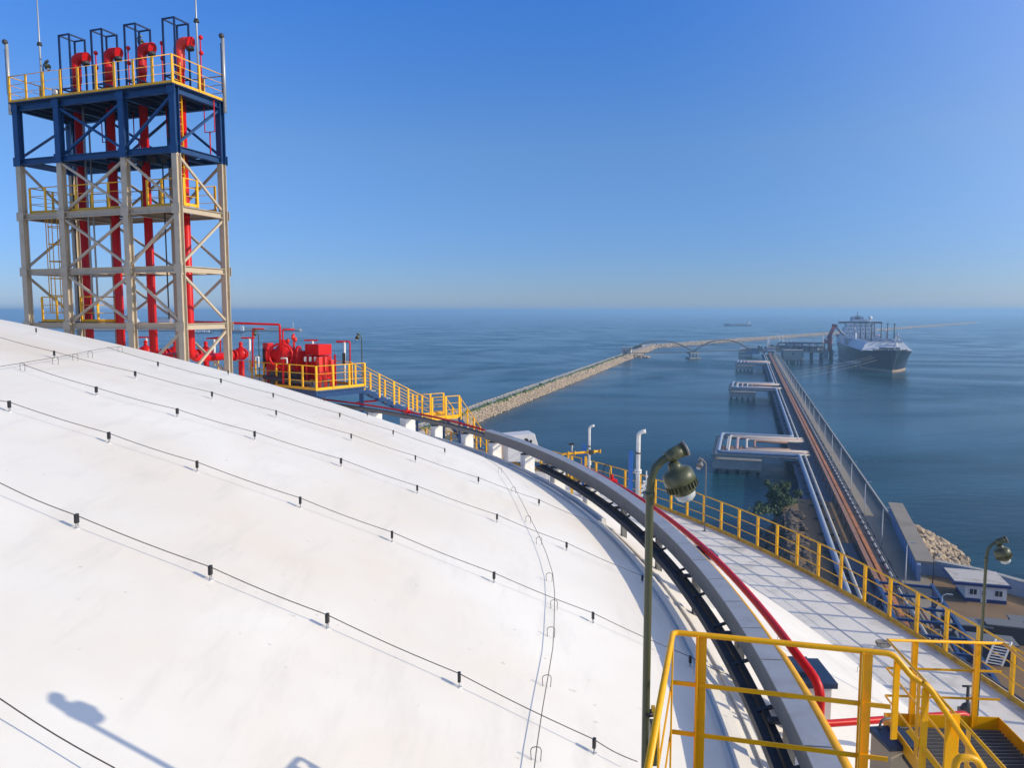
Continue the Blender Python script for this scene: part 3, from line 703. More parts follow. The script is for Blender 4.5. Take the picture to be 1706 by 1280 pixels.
for sgn in (-1, 1):
    MB().ball(pier(992, OS+sgn*22, 26), 1, sc3=(2, 5.5, 1.6)).build('lifeboat', M['orange_red'], sh)
mf = MB()
for k in range(7): mf.tube([pier(905+k*4.5, OS-22, 24.5), pier(905+k*4.5, OS-8, 24.5)], .7, 8); mf.bar(pier(905+k*4.5, OS-21, 18), pier(905+k*4.5, OS-21, 24), .7)
mf.build('manifold', M['galv'], sh)

def cargo(loc, rz, L_, label, hullm='navyfar'):
    r = thing('cargo_ship', label, 'ship', (0, 0, 0)); h = L_/2
    hp = [(-h, -6), (h*.7, -6.5), (h, 0), (h*.7, 6.5), (-h, 6)]
    MB().prism(hp, -1, 5).build('hull', M[hullm], r)
    MB().prism([(h*.55, -6), (h*.72, -6.2), (h*1.04, 0), (h*.72, 6.2), (h*.55, 6)], 5, 8.5).build('forecastle', M[hullm], r)
    MB().box((-.1*L_, 0, 5.8), (.6*L_, 10, 1.8)).build('hatch_cover', M['brown'], r)
    MB().box((-h*.82, 0, 10), (L_*.11, 11, 10)).box((-h*.8, 0, 16), (L_*.07, 9, 3)).build('superstructure', M['deckw'], r)
    MB().tube([(-h*.8, 0, 17), (-h*.8, 0, 24)], .4, 6).build('mast', M['dark'], r)
    r.location = loc; r.rotation_euler = (0, 0, rz); return r
cargo((840, 2867, 0), pi, 100, 'small cargo ship alone far out beyond the breakwater')
cargo((-712, 1960, 0), pi, 62, 'dark blue boat with white wheelhouse beside the far wharf')

# far wharf behind the tower
wf = thing('wharf', 'long pale wharf far across the water behind the red valves', 'wharf', (-700, 2100, 0))
MB().box((-905, 2130, 2.5), (640, 22, 6)).build('quay', M['rock'], wf)
MB().box((-905, 2120.5, 1), (640, 3, 3)).build('fender_row', M['dark'], wf)
MB().box((-640, 2130, 8), (60, 14, 5)).box((-730, 2130, 8), (40, 12, 4)).each('shed', M['farland'], wf)
MB().tube([(-605, 2130, 5), (-605, 2130, 24)], .8, 6).build('light_mast', M['white'], wf)
wh = thing('warehouse', 'pink walled warehouse across the water seen between the tower legs', 'building', (-1180, 2620, 0))
MB().box((-1180, 2620, 17), (44, 30, 30)).build('wall', M['ppipe'], wh); MB().prism([(-1204, 2604), (-1156, 2604), (-1156, 2636), (-1204, 2636)], 32, 34).build('roof', M['farland'], wh)
dm = thing('storage_dome', 'white domed silo across the water seen between the tower legs', 'silo', (-1290, 2640, 0))
MB().lathe([(24, 0), (24, 14), (21, 26), (13, 34), (0, 37)], (-1300, 2640, 0), 20).build('shell', M['white'], dm)
tb = thing('moored_barge', 'low white barge moored across the water behind the tower', 'boat', (-760, 1900, 0))
MB().prism([(-800, 1895), (-740, 1895), (-735, 1900), (-740, 1905), (-800, 1905)], 0, 3).build('hull', M['navyfar'], tb)
q = MB()
for k in range(5): q.box((-795+k*11, 1900, 5), (7, 7, 4+(k % 2)))
q.build('cabin', M['deckw'], tb)

# ================================================================== THE TANK
tk = thing('storage_tank', 'huge white domed gas storage tank with pale concrete rim', 'tank', (TC.x, TC.y, 6))
m_ = MB(); nr, na = 44, 200; Re = 39.9
for i in range(nr+1):
    R = Re*i/nr
    for k in range(na):
        a = 360*k/na; m_.v.append(ring(max(R, .02), a))
for i in range(nr):
    for k in range(na):
        l = (k+1) % na; m_.f.append([i*na+k, (i+1)*na+k, (i+1)*na+l, i*na+l]); m_.sm.append(True)
m_.build('dome_roof', M['dome'], tk)
MB().arc(39.6, 42.25, 46.2, 46.995, 0, 360, 200).build('rim_slab', M['rim'], tk)
MB().arc(41.2, 41.9, 6, 46.2, 0, 360, 200).build('wall', M['concrete'], tk)
zs_ = lambda R: SZ+sqrt(SR*SR-R*R)
MB().arc(34.42, 34.64, -.2, .07, -60, 130, 190, zs_).build('curb', M['dome'], tk)
MB().arc(34.68, 34.80, -.2, .20, 12, 75, 120, zs_).build('curb', M['white'], tk)
MB().arc(34.80, 34.88, -.2, .05, -60, 12, 120, zs_).build('curb', M['dome'], tk)

# rim guard rail
gr = thing('guard_rail', 'long yellow guard rail around the outer rim of the white tank', 'railing', ring(42, 10, 47))
A0, A1 = -14.0, 66
for (z, r, nm) in ((48.13, .024, 'top_rail'), (47.78, .015, 'mid_rail'), (47.42, .015, 'mid_rail')):
    MB().tube([ring(42.03, A0+(A1-A0)*i/90, z) for i in range(91)], r, 8).build(nm, M['yellow'], gr)
MB().arc(42.02, 42.035, 47.0, 47.13, A0, A1, 120).build('toe_board', M['toe'], gr)
a = A0+.06; i = 0
while a < A1:
    c = ring(42.06, a, 0); rz = radians(a)
    MB().box((c.x, c.y, 47.56), (.05, .095, 1.13), rz).build('post', M['yellow'], gr); a += 1.407; i += 1
# dark pipe outside the rail
tag(MB().tube([ring(42.55, -14+i*.9, 46.75) for i in range(70)], .09, 8).build('ring_main', M['dark']), 'dark pipe running outside the yellow rim guard rail', 'pipe')
tag(MB().tube([ring(42.85, -14+i*.9, 46.35) for i in range(70)], .13, 8).build('ring_main', M['dark']), 'lower thick dark pipe clamped outside the tank rim', 'pipe')

# ------------------------------------------------------------------ cable tray round the dome
ct = thing('cable_tray', 'grey covered cable tray curving around the dome on white blocks', 'cable tray', ring(35, 0))
TZ = 50.47
MB().arc(34.965, 34.99, TZ-.33, TZ-.01, -22, 29, 120).build('side_panel', M['galv_d'], ct)
MB().arc(35.195, 35.22, TZ-.33, TZ-.01, -22, 29, 120).build('side_panel', M['galv_d'], ct)
ai = -22.
while ai < 28.9:
    MB().arc(34.95, 35.235, TZ-.008, TZ+.012, ai+.02, min(29, ai+1.62), 4).build('cover_plate', M['galv'], ct)
    q = MB(); 
    ai += 1.645
MB().arc(34.99, 35.195, TZ-.30, TZ-.27, -22, 62, 160).build('tray_floor', M['galv_d'], ct)
for R in (34.975, 35.21): MB().arc(R-.015, R+.015, TZ-.30, TZ-.17, 29.05, 66, 60).build('side_rail', M['galv_d'], ct)
for aa in (36, 31.8, 28.0, 23.6, 19.6, 15.3, 11.2, 7.1, 3.0, -1.2, -5.3, -9.4, -13.5):
    c = ring(35.1, aa); rz = radians(aa)
    big = aa > 14
    MB().box((c.x, c.y, (c.z-.15+TZ-.37)/2), (.36 if big else .12, .38 if big else .14, TZ-.37-c.z+.15), rz).build('support', M['white'] if big else M['galv_d'], ct)
    MB().box((c.x, c.y, TZ-.355), (.5, .10, .045), rz).build('bracket', M['dark'], ct)
for aa in (40, 44.5, 49, 53.5, 58, 62.5):
    c = ring(35.1, aa); MB().box((c.x, c.y, (c.z-.15+TZ-.31)/2), (.5, .5, TZ-.31-c.z+.15), radians(aa)).build('support', M['white'], ct)
# ladder rack below the tray, its shade put into the colour as black
lr = thing('ladder_rack', 'cable ladder coloured black for its shade, hung low along the inner side of the grey tray', 'cable ladder', ring(34.6, 0, 50))
rad_ = lambda a_: 34.78-.0*a_
for d_, z_ in ((0, 49.97), (.13, 50.0)):
    MB().arc(34.72+d_, 34.80+d_, z_-.05, z_+.07, -22, 21, 90).build('side_rail', M['black'], lr)
q = MB(); aa = -21.5
while aa < 21: q.bar(ring(34.72, aa, 50.0), ring(35.0, aa, 50.1), .06, .03); aa += 2.1
q.each('rung', M['black'], lr)
MB().tube([ring(34.82, -22+i*.7, 50.02) for i in range(61)], .02, 7).build('cable', M['black'], lr)

# pipes beside the tray
def rpipe(name, label, R, z, a0, a1, r, mt, tail=None, wob=0, n=90):
    pts = [ring(R+wob*sin(i*.7), a0+(a1-a0)*i/n, z) for i in range(n+1)]
    if tail: pts = tail+pts
    return tag(MB().tube(pts, r, 12).build(name, mt), label, 'pipe')
e1 = ring(35.63, -2.5, 50.24); e3 = atz(1366, 1172, 49.75)
rp_ = thing('fire_pipe', 'thick red fire pipe curving beside the grey tray', 'pipe', e1)
def rr_(a_):
    t = min(1, max(0, (a_-29.3)/3.5)); return ring(35.63-.53*t, a_, 50.24+.21*t)
pth = round_path([e3-Vector((0, 0, .35)), e3+Vector((0, 0, .25)), e1, rr_(-1.6)], .22)+[rr_(-1.2+i*.7) for i in range(0, 97)]
MB().tube(pth, [max(.042, .064-.022*max(0, (k_-20)/14)) for k_ in range(len(pth))], 14).build('pipe_run', M['red'], rp_)
for aa in (14.9, 40, 52): c = rr_(aa); MB().box(c, (.22, .26, .16), radians(aa)).tube([c, c+Vector((0, 0, .2))], .04, 8).build('valve', M['red'], rp_, .01)
c3 = e3-Vector((0, 0, .3)); endp = atz(1612, 1190, 49.2)
tag(MB().tube(round_path([c3+Vector((0, 0, .02)), c3+(endp-c3)*.02, endp, endp+Vector((.1, -.1, -.45))], .12), .05, 10).build('fire_branch', M['red']), 'straight thin red branch pipe from the fire pipe towards the lamp post', 'pipe')
yp = thing('gas_pipe', 'yellow pipe hugging the outer side of the grey tray', 'pipe', ring(35.5, 0, 50))
MB().tube([ring(35.335-.001*i, -22+i*.6, 50.36 if i < 24 else 50.38) for i in range(0, 70)], [.07 if i < 32 else .04 for i in range(70)], 12).build('pipe_run', M['yellow_near'], yp)

# blue-topped pipe pedestals
for (px, py, lb) in ((1336, 1116, 'white pedestal with stepped navy top under the bend of the red pipe'), (1173, 920, 'navy topped pedestal under the red pipe, half way along the tray')):
    big = px > 1300; c = atz(px, py, 49.9 if big else 50.15); dz_ = -.25 if big else 0
    t = thing('pipe_pedestal', lb, 'pedestal', (c.x, c.y, domez(c.x, c.y))); zb = domez(c.x, c.y)-.1; s = .7 if big else .42
    rz = atan2(c.y-TC.y, c.x-TC.x)
    MB().box((c.x, c.y, (zb+50.06+dz_)/2), (s*.86, s, 50.06+dz_-zb), rz).build('block', M['white'], t, .01)
    MB().box((c.x, c.y, 50.1+dz_), (s*1.04, s*1.12, .08), rz).build('cap_plate', M['navy'], t, .006)
    MB().box((c.x-.06, c.y+.02, 50.18+dz_), (s*.6, s*.7, .09), rz).build('saddle', M['navy'], t, .006)

# ------------------------------------------------------------------ wires and clips on the roof
WIRES = [
 ('lowest thin wire crossing the bottom left corner of the white roof', [(-60, 1129), (0, 1165), (190, 1280), (240, 1311)], []),
 ('thin wire sweeping low across the white roof, second from the bottom', [(-40, 787), (0, 805), (127, 859), (350, 945), (545, 1025), (765, 1123), (990, 1233), (1062, 1270)], [127, 350, 545, 765, 990]),
 ('thin wire crossing the white roof from the left edge to the near railing', [(-30, 657), (15, 670), (181, 722), (328, 770), (500, 830), (653, 887), (823, 955), (988, 1022), (1150, 1095), (1225, 1130)], [15, 181, 328, 500, 653, 823, 988, 1150]),
 ('thin wire crossing the middle of the white roof, fourth from the bottom', [(37, 607), (160, 646), (295, 682), (424, 720), (568, 765), (695, 810), (828, 858), (944, 905), (1070, 960), (1090, 970)], [160, 295, 424, 568, 695, 828, 944, 1070]),
 ('thin wire on the upper part of the white roof, fifth from the bottom', [(-20, 556), (90, 586), (225, 620), (353, 654), (460, 685), (585, 724), (692, 760), (797, 796), (898, 833), (990, 872)], [90, 225, 353, 460, 585, 692, 797, 898]),
 ('highest thin wire of the white roof, just below its skyline', [(178, 578), (263, 604), (368, 632), (455, 656), (566, 689), (655, 718), (741, 748)], [263, 368, 455, 566, 655, 741]),
]
def clip():
    r = thing('wire_clip', 'small black clip holding a thin wire above the white roof', 'clip', (0, 0, 0), 'black wire clips on the white roof')
    MB().tube([(0, -.012, 0), (0, -.016, .12), (0, -.006, .152), (0, .012, .156), (0, .02, .13), (0, .02, .02)], .0055, 6).build('bracket', M['galv'], r)
    MB().box((0, .002, .112), (.034, .05, .105)).build('sleeve', M['clip'], r, .004)
    MB().tube([(0, 0, -.01), (0, 0, .006)], .03, 10).build('base', M['white'], r)
    return r
def hoop():
    r = thing('wire_hoop', 'thin bent wire hoop standing on the white roof', 'wire hoop', (0, 0, 0), 'bare wire hoops on the white roof')
    MB().tube(round_path([(-.045, 0, 0), (-.055, 0, .15), (.055, 0, .15), (.045, 0, .0)], .05), .0045, 6).build('loop', M['wire'], r)
    MB().tube([(-.045, 0, -.01), (-.045, 0, .006)], .026, 10).build('base', M['white'], r)
    return r
clips = []; CL = clip(); HP = hoop(); first = [True, True]
def put(kind, px, py, dz=0, yaw=None):
    q = onsph(px, py, .14)
    if q is None: return
    q = Vector((q.x, q.y, domez(q.x, q.y))); rz = (yaw if yaw is not None else random.uniform(-.3, .3)+atan2(q.y-TC.y, q.x-TC.x))
    src = CL if kind == 0 else HP
    if first[kind]: src.location = q; src.rotation_euler = (0, 0, rz); first[kind] = False
    else: dup(src, q, rz)
def wpath(pts, lift=.14, sag=.02):
    P = [onsph(x, y, lift) for x, y in pts]; P = [q for q in P if q]; out = []
    for i, (a, b) in enumerate(zip(P, P[1:])):
        for k in range(6):
            t = k/6; q = a.lerp(b, t); f = SR+lift-sag*sin(pi*t)
            d = Vector((q.x-TC.x, q.y-TC.y, q.z-SZ)).normalized()*f; out.append(Vector((TC.x, TC.y, SZ))+d)
    out.append(P[-1]); return out
for lb, pts, cl_ in WIRES:
    tag(MB().tube(wpath(pts), .0052, 6).build('conductor_wire', M['wire']), lb, 'wire')
    for x, y in pts:
        if x in cl_: put(0, x, y)
T1 = [(768, 742), (800, 758), (833, 780), (856, 812), (880, 858), (898, 893), (911, 925), (921, 957), (924, 990), (923, 1043), (921, 1080), (914, 1122), (904, 1180), (895, 1240), (889, 1290)]
tag(MB().tube(wpath(T1, .11, .0), .0052, 6).build('conductor_wire', M['wire']), 'thin wire bending downwards across the others in the right half of the roof', 'wire')
for x, y in ((833, 780), (856, 812), (880, 860), (898, 895), (915, 955), (923, 1000), (918, 1045), (911, 1125), (893, 1245)): put(1, x, y)
T2 = [(-30, 616), (37, 605), (92, 596), (125, 590), (200, 578)]
tag(MB().tube(wpath(T2, .11, .0), .0052, 6).build('conductor_wire', M['wire']), 'short thin wire rising to the skyline at the upper left of the roof', 'wire')
for x, y in T2[1:]+[(150, 586)]: put(1, x, y)
for x, y in ((1220, 932), (1275, 950), (1298, 985), (1325, 993), (1377, 1030), (1382, 1031), (1440, 1083), (1300, 1060), (1432, 1110), (60, 548), (290, 590), (380, 618), (540, 663), (612, 687)):
    q = onsph(x, y, .14)
    if q: put(1 if x > 1000 else 0, x, y)
T3 = [(1205, 925), (1275, 965), (1325, 996), (1377, 1033), (1440, 1082), (1500, 1133)]
P3 = [atz(x, y, 47.12) for x, y in T3]
tag(MB().tube(P3, .006, 6).build('conductor_wire', M['wire']), 'thin wire lying along the outer edge of the roof below the yellow rail', 'wire')
q = MB(); c = atz(1472, 1078, 47.05)
for k in range(7): q.tube([c+Vector((.16*cos(t)+random.uniform(-.02, .02), .12*sin(t)+k*.012, .02+k*.012)) for t in [2*pi*j/14 for j in range(14)]], .006, 5, closed=True)
tag(q.build('wire_coil', M['wire']), 'small coil of grey wire dropped by the rim', 'wire coil')

# ------------------------------------------------------------------ explosion-proof lamps
def lamp(name, label, base, top_z, head_dir, size=.3, pr=.03, group='olive lamps on poles', pole_mat='olive'):
    b = Vector(base); k = size/.3; t = thing(name, label, 'lamp', base, group)
    hd = Vector((head_dir[0], head_dir[1], 0)).normalized(); zt = top_z
    pts = [b, (b.x, b.y, zt-.30*k)]
    arc_ = [(0, -.30), (.012, -.18), (.05, -.07), (.12, 0), (.20, .04)]
    pl = [Vector(b)]+[Vector((b.x, b.y, zt))+hd*x*k+Vector((0, 0, z*k)) for x, z in arc_]
    MB().tube(pl, pr, 14).build('pole', M[pole_mat], t)
    MB().tube([Vector((b.x, b.y, zt-.36*k)), Vector((b.x, b.y, zt-.30*k))], pr*1.25, 14).build('collar', M[pole_mat], t)
    MB().tube([b, b+Vector((0, 0, .03))], pr*3, 14).build('base_plate', M['galv'], t)
    ax = (hd*-.38+Vector((0, 0, .92))).normalized()      # lamp axis leans outward
    R = ax.to_track_quat('Z', 'Y').to_matrix()
    c = Vector((b.x, b.y, zt))+hd*.30*k+Vector((0, 0, -.02*k))
    jb = MB(); u = (hd*.9+Vector((0, 0, .42))).normalized(); s_ = u.cross(Vector((0, 0, 1))).normalized(); cc = Vector((b.x, b.y, zt))+hd*.22*k+Vector((0, 0, .05*k))
    jb.tube([cc-u*.08*k, cc-u*.02*k, cc+u*.11*k], [.045*k, .062*k, .068*k], 12)
    jb.tube([cc-s_*.085*k, cc+s_*.085*k], .032*k, 12)
    jb.build('junction_box', M[pole_mat], t)
    MB().tube([cc+u*.11*k, cc+u*.135*k], .078*k, 12).build('cover_plate', M['galv_d'], t)
    prof = [(.02, .16), (.05, .155), (.062, .115), (.068, .085), (.11, .075), (.142, .045), (.15, 0), (.15, -.055), (.135, -.06), (.135, -.115), (.128, -.12), (.118, -.15), (.10, -.165), (.0, -.165)]
    hc = Vector((b.x, b.y, zt))+hd*.275*k+Vector((0, 0, -.165*k))
    MB().lathe([(r*k, z*k) for r, z in prof], hc, 24, R).build('housing', M[pole_mat], t)
    fn = MB()
    for i in range(24):
        a_ = 2*pi*i/24; fn.box(hc+R@Vector((.143*k*cos(a_), .143*k*sin(a_), -.088*k)), (.022*k, .008*k, .066*k), M=R@Matrix.Rotation(a_, 3, 'Z'))
    fn.build('fin_ring', M[pole_mat], t)
    MB().lathe([(r*k, z*k) for r, z in [(.095, -.163), (.098, -.18), (.088, -.215), (.06, -.24), (.0, -.25)]], hc, 24, R).build('glass_globe', M['glass'], t)
    return t
lx, ly = 1.10, 5.95
LY = 4.65; p1 = aty(1083, 790, LY)
lamp('pole_lamp', 'big olive explosion proof lamp on the nearest pole, hanging over the grey tray', (p1.x, LY, domez(p1.x, LY)), aty(1083, 767, LY).z, (1, .12), .198, .0245)
b2 = atz(1627, 1200, 47.45)
lamp('pole_lamp', 'olive lamp on a thin dark pole at the right edge beside the red branch pipe', (b2.x, b2.y, 47.35), aty(1645, 905, b2.y).z, (1, -.25), .27, .026)
c = ring(41.6, 21.7, 47); lamp('pole_lamp', 'small pale grey lamp post behind the yellow rim rail', (c.x, c.y, 47), aty(1187, 768, c.y).z, (-1, 0), .24, .022, pole_mat='galv_d')
c = aty(603, 600, 41); lamp('pole_lamp', 'small olive lamp on a pole behind the yellow stair platform', (c.x, c.y, 51.3), aty(603, 558, 41).z, (-1, -.2), .22, .025)
c = aty(432, 600, 40); lamp('pole_lamp', 'small dark lamp on a pole left of the red machinery', (c.x, c.y, 51.3), aty(432, 552, 40).z, (-1, -.2), .22, .025)
cvp = thing('pole_clamp', 'black clamp low on the nearest lamp pole', 'clamp', (p1.x, LY, 52)); c = aty(1080, 1192, LY)
MB().tube([c, c+Vector((0, 0, .025))], .033, 12).build('ring', M['black'], cvp); MB().box(c+Vector((.03, 0, .025)), (.022, .022, .07)).build('bolt', M['toe'], cvp)
cb = aty(1085, 1215, 4.5); bx_ = thing('switch_box', 'olive switch box fixed beside the nearest lamp pole', 'box', cb); cb = aty(1089, 1212, 4.5)
MB().box(cb+Vector((0, 0, -.1)), (.05, .08, .27)).build('body', M['olive'], bx_, .01)

# ------------------------------------------------------------------ near platform railing (the photographer's stair head)
z_t = HC-2.3
a0 = atz(1121, 1054, z_t); a1 = atz(1488, 1090, z_t); am = atz(1078, 1290, z_t); am = a0+(am-a0)*1.25
rail1 = thing('platform_railing', 'yellow tube railing of the nearest platform at the bottom of the view', 'railing', (a0.x, a0.y, z_t-1.1))
st_end = aty(1645, 1290, a1.y-.25); sd0 = aty(1504, 1098, a1.y-.03); sd1 = aty(1522, 1132, a1.y-.06); sd2 = aty(1545, 1142, a1.y-.1)
MB().tube(round_path([am, a0, a1, sd1, sd2, st_end], .05, 5), .0205, 14).build('top_rail', M['yellow_near'], rail1)
dz1, dz2 = .40, .80
ex = (a1-a0).normalized(); ey = (am-a0).normalized()
for dz in (.375, .75):
    V = Vector((0, 0, -dz))
    MB().bar(a0+V, a1+V+ex*.0, .010, .032).build('mid_rail', M['yellow_near'], rail1)
    MB().bar(a0+V, am+V, .010, .032).build('mid_rail', M['yellow_near'], rail1)
def flatpost(px, wid, zt, zb, mt='yellow_near', par=None, Yref=None):
    # stand on line a0-a1 at bearing px
    t = 0
    best = min(range(101), key=lambda i: abs(853+FPX*(a0.lerp(a1, i/100).x)/(a0.lerp(a1, i/100).y*cos(PITCH)+2.3*sin(PITCH))-px))
    c = a0.lerp(a1, best/100)
    m__ = MB().box((c.x, c.y+.012, (zt+zb)/2), (wid, .012, zt-zb), atan2(ex.y, ex.x)).box((c.x-wid/2+.006, c.y-.012, (zt+zb)/2), (.010, .045, zt-zb), atan2(ex.y, ex.x))
    return m__.build('post', M[mt], par, .003)
flatpost(1169, .075, z_t, z_t-1.15, par=rail1); flatpost(1444, .082, z_t, z_t-1.15, par=rail1)
for t in (.06, .55):
    c = a0+(am-a0)*t; MB().box((c.x+.01, c.y, z_t-.57), (.012, .075, 1.15), atan2(-ex.x, ex.y)+pi/2).build('post', M['yellow_near'], rail1, .003)
# descending posts and stringer rails on the stair side
for (px, py0, py1, wd, Y) in ((1494, 1098, 1234, .045, a1.y), (1541, 1148, 1290, .05, a1.y-.1), (1587, 1192, 1300, .098, a1.y-.15)):
    tpt = aty(px, py0, Y); bpt = aty(px-2, py1, Y); MB().box(((tpt.x+bpt.x)/2, Y+.01, (tpt.z+bpt.z)/2), (wd, .014, tpt.z-bpt.z), .1).build('post', M['yellow_near'], rail1, .003)
for off in (.36, .72):
    MB().bar(sd1-Vector((.02, 0, off)), st_end-Vector((0, 0, off)), .010, .03).build('mid_rail', M['yellow_near'], rail1)
hp = aty(1590, 1290, a1.y-.5)
tag(MB().tube(round_path([aty(1588, 1300, 4.3), aty(1594, 1262, 4.3), aty(1627, 1264, 4.3), aty(1648, 1310, 4.3)], .05), .021, 12).build('grab_rail', M['yellow_near']), 'bent yellow grab rail end in the bottom right corner', 'handrail')
pd = thing('near_platform', 'steel platform deck under the nearest yellow railing', 'platform', (1.2, 4, 51.6))
pv = [a0, a1, a1+(am-a0)*1.0, am]; MB().prism([(p_.x, p_.y) for p_ in pv], z_t-1.2, z_t-1.15).build('deck', M['dark'], pd)
q = MB()
for p_ in pv: q.bar((p_.x, p_.y, z_t-1.15), (p_.x, p_.y, domez(p_.x, p_.y)-.1), .1)
q.each('leg', M['galv'], pd)

# lower platform (right) with its own railing
zb = HC-4.18; dk = zb-1.12
c0 = atz(1479, 1067, zb); c1 = atz(1672, 1073, zb); fx = (c1-c0); fx.normalize(); fy = Vector((fx.y, -fx.x, 0))
rail2 = thing('platform_railing', 'yellow railing of the lower platform beyond the stair at the right', 'railing', (c0.x, c0.y, dk))
c0n = atz(1537, 1131, zb); fy = (c0n-c0).normalized(); LN = 3.4
c0e = c0+fy*LN; c1e = c1+fy*2.9
MB().tube([c0e, c0, c1], .019, 12).build('top_rail', M['yellow_near'], rail2)
MB().tube([c1, c1e], .019, 12).build('top_rail', M['yellow_near'], rail2)
for dz in (.37, .74):
    V = Vector((0, 0, -dz)); MB().bar(c0+V, c1+V, .010, .028).build('mid_rail', M['yellow_near'], rail2); MB().bar(c0+V, c0e+V, .010, .028).build('mid_rail', M['yellow_near'], rail2)
for t in (.24, .78): c = c0.lerp(c1, t); MB().box((c.x, c.y, zb-.56), (.085, .012, 1.12), atan2(fx.y, fx.x)).box((c.x-.04, c.y-.02, zb-.56), (.01, .045, 1.12), atan2(fx.y, fx.x)).build('post', M['yellow_near'], rail2, .003)
for t in (.28, .62, .98): c = c0+fy*LN*t; MB().box((c.x, c.y, zb-.56), (.012, .07, 1.12), atan2(fx.y, fx.x)).build('post', M['yellow_near'], rail2, .003)
for (A_, B_) in ((c0, c1), (c1, c1e), (c0, c0e)):
    MB().bar(Vector((A_.x, A_.y, dk+.06)), Vector((B_.x, B_.y, dk+.06)), .012, .17).build('toe_board', M['yellow_near'], rail2)
ld = thing('lower_platform', 'dark grating platform with yellow toe boards at the lower right', 'platform', (c0.x, c0.y, dk))
gq = MB(); pv = [c0, c1, c1e, c0e]
MB().prism([(p_.x, p_.y) for p_ in pv][::-1], dk-.10, dk-.05).build('frame', M['dark'], ld)
for i in range(40):
    a_ = c0.lerp(c0e, i/40); b_ = c1.lerp(c1e, i/40); gq.bar((a_.x, a_.y, dk-.015), (b_.x, b_.y, dk-.015), .008, .04)
gq.build('grating', M['galv_d'], ld, kind='stuff')
q = MB()
for p_ in (c0, c1, c1e, c0e): q.bar((p_.x, p_.y, dk-.05), (p_.x, p_.y, min(dk-.1, domez(p_.x, p_.y)-.1)), .09)
q.each('leg', M['galv'], ld)
# dark cabinet with bent conduit
kb = atz(1470, 1210, dk+.05); kc = thing('control_cabinet', 'beige cabinet with dark lid left of the lower platform', 'cabinet', (kb.x, kb.y, 49.5))
MB().box((kb.x+.02, kb.y-.25, dk-.35), (.34, .42, .7), .1).build('body', M['beige'], kc, .01); MB().box((kb.x+.02, kb.y-.25, dk+.03), (.40, .48, .06), .1).build('lid', M['navy'], kc, .008)
MB().tube(round_path([(kb.x-.08, kb.y-.1, dk+.0), (kb.x-.08, kb.y-.1, dk+.18), (kb.x+.16, kb.y-.05, dk+.2)], .07), .016, 8).build('conduit', M['galv_d'], kc)
vl = thing('floor_valve', 'small dark valve set at the foot of the right lamp pole', 'valve', (b2.x, b2.y, 47.4)); vb = Vector((b2.x-.25, b2.y-.1, 47.6))
MB().tube([vb+Vector((0, 0, -.25)), vb+Vector((0, 0, .55))], .03, 8).build('stem', M['dark'], vl); MB().ball(vb+Vector((0, 0, .12)), .11).tube([vb+Vector((-.15, 0, .1)), vb+Vector((.15, 0, .1))], .06, 8).build('body', M['dark'], vl); MB().tube([vb+Vector((-.11, 0, .55)), vb+Vector((.11, 0, .55))], .02, 6).build('handle', M['dark'], vl)

# ------------------------------------------------------------------ vents, gas manifold, blue posts by the rim
def vent(px, R, topy, r, label, el=.28):
    th = min([x/50 for x in range(0, 2500)], key=lambda a_: abs(853+FPX*ring(R, a_).x/(ring(R, a_).y*cos(PITCH)+8*sin(PITCH))-px))
    b = ring(R, th, 47); z = aty(px, topy, b.y).z
    t = thing('vent_pipe', label, 'vent pipe', b)
    MB().tube(round_path([b, (b.x, b.y, z-r), (b.x+el, b.y-.05, z-r+.05)], el*.7, 6), r, 14).build('pipe_run', M['white'], t)
    MB().tube([(b.x, b.y, z-1.75), (b.x, b.y, z-1.68)], r*1.7, 14).tube([(b.x, b.y, z-1.66), (b.x, b.y, z-1.59)], r*1.7, 14).build('flange', M['white'], t)
    MB().tube([(b.x, b.y, z-.95), (b.x, b.y, z-.9)], r*1.35, 14).build('clamp', M['dark'], t)
    MB().tube([b, b+Vector((0, 0, .04))], r*2.2, 14).build('base_plate', M['galv'], t)
    return b
v1 = vent(981, 40.9, 709, .055, 'thin white vent pipe with bent top left of the thicker one', .2)
v2 = vent(1062, 41.0, 717, .085, 'thicker white vent pipe with bent top beside the near lamp')
for v, px, y0, lb in ((v1, 973, 741, 'short bright blue post left of the thin white vent pipe'), (v2, 1051, 752, 'bright blue post left of the thicker white vent pipe')):
    Y = v.y-.25; t0 = aty(px, y0, Y); o_ = thing('blue_post', lb, 'post', (t0.x, Y, 47)); MB().bar((t0.x, Y, 47), (t0.x, Y, t0.z), .16, .16).build('column', mat('bright_blue_paint', (.012, .11, .42), .4), o_, .01); MB().box((t0.x, Y, 47.02), (.3, .3, .03)).build('base_plate', M['galv'], o_)
YM = v1.y-.6
gm = thing('gas_manifold', 'yellow gas pipe manifold with black handwheel beside the thin vent', 'valve', aty(953, 770, YM))
MB().tube(round_path([aty(934, 790, YM), aty(936, 757, YM), aty(1001, 752, YM)], .12), .05, 12).build('pipe_run', M['yellow'], gm)
for px in (947, 958, 979, 990, 1000): c = aty(px, 756.5-(px-936)*.066, YM); MB().tube([c+Vector((-.02, 0, 0)), c+Vector((.02, 0, 0))], .09, 12).build('flange', M['yellow'], gm)
c = aty(953, 755, YM); MB().tube([c, aty(953, 741, YM)], .035, 8).build('stem', M['galv'], gm)
c = aty(952, 740, YM); MB().tube([c+Vector((.14*cos(t), .14*sin(t), 0)) for t in [2*pi*j/14 for j in range(14)]], .018, 6, closed=True).bar(c-Vector((.14, 0, 0)), c+Vector((.14, 0, 0)), .02).build('handwheel', M['black'], gm)
c = aty(984, 754, YM); MB().tube([c+Vector((0, -.12, 0)), c+Vector((0, .12, 0))], .1, 12).build('valve_body', M['dark'], gm)
q = MB()
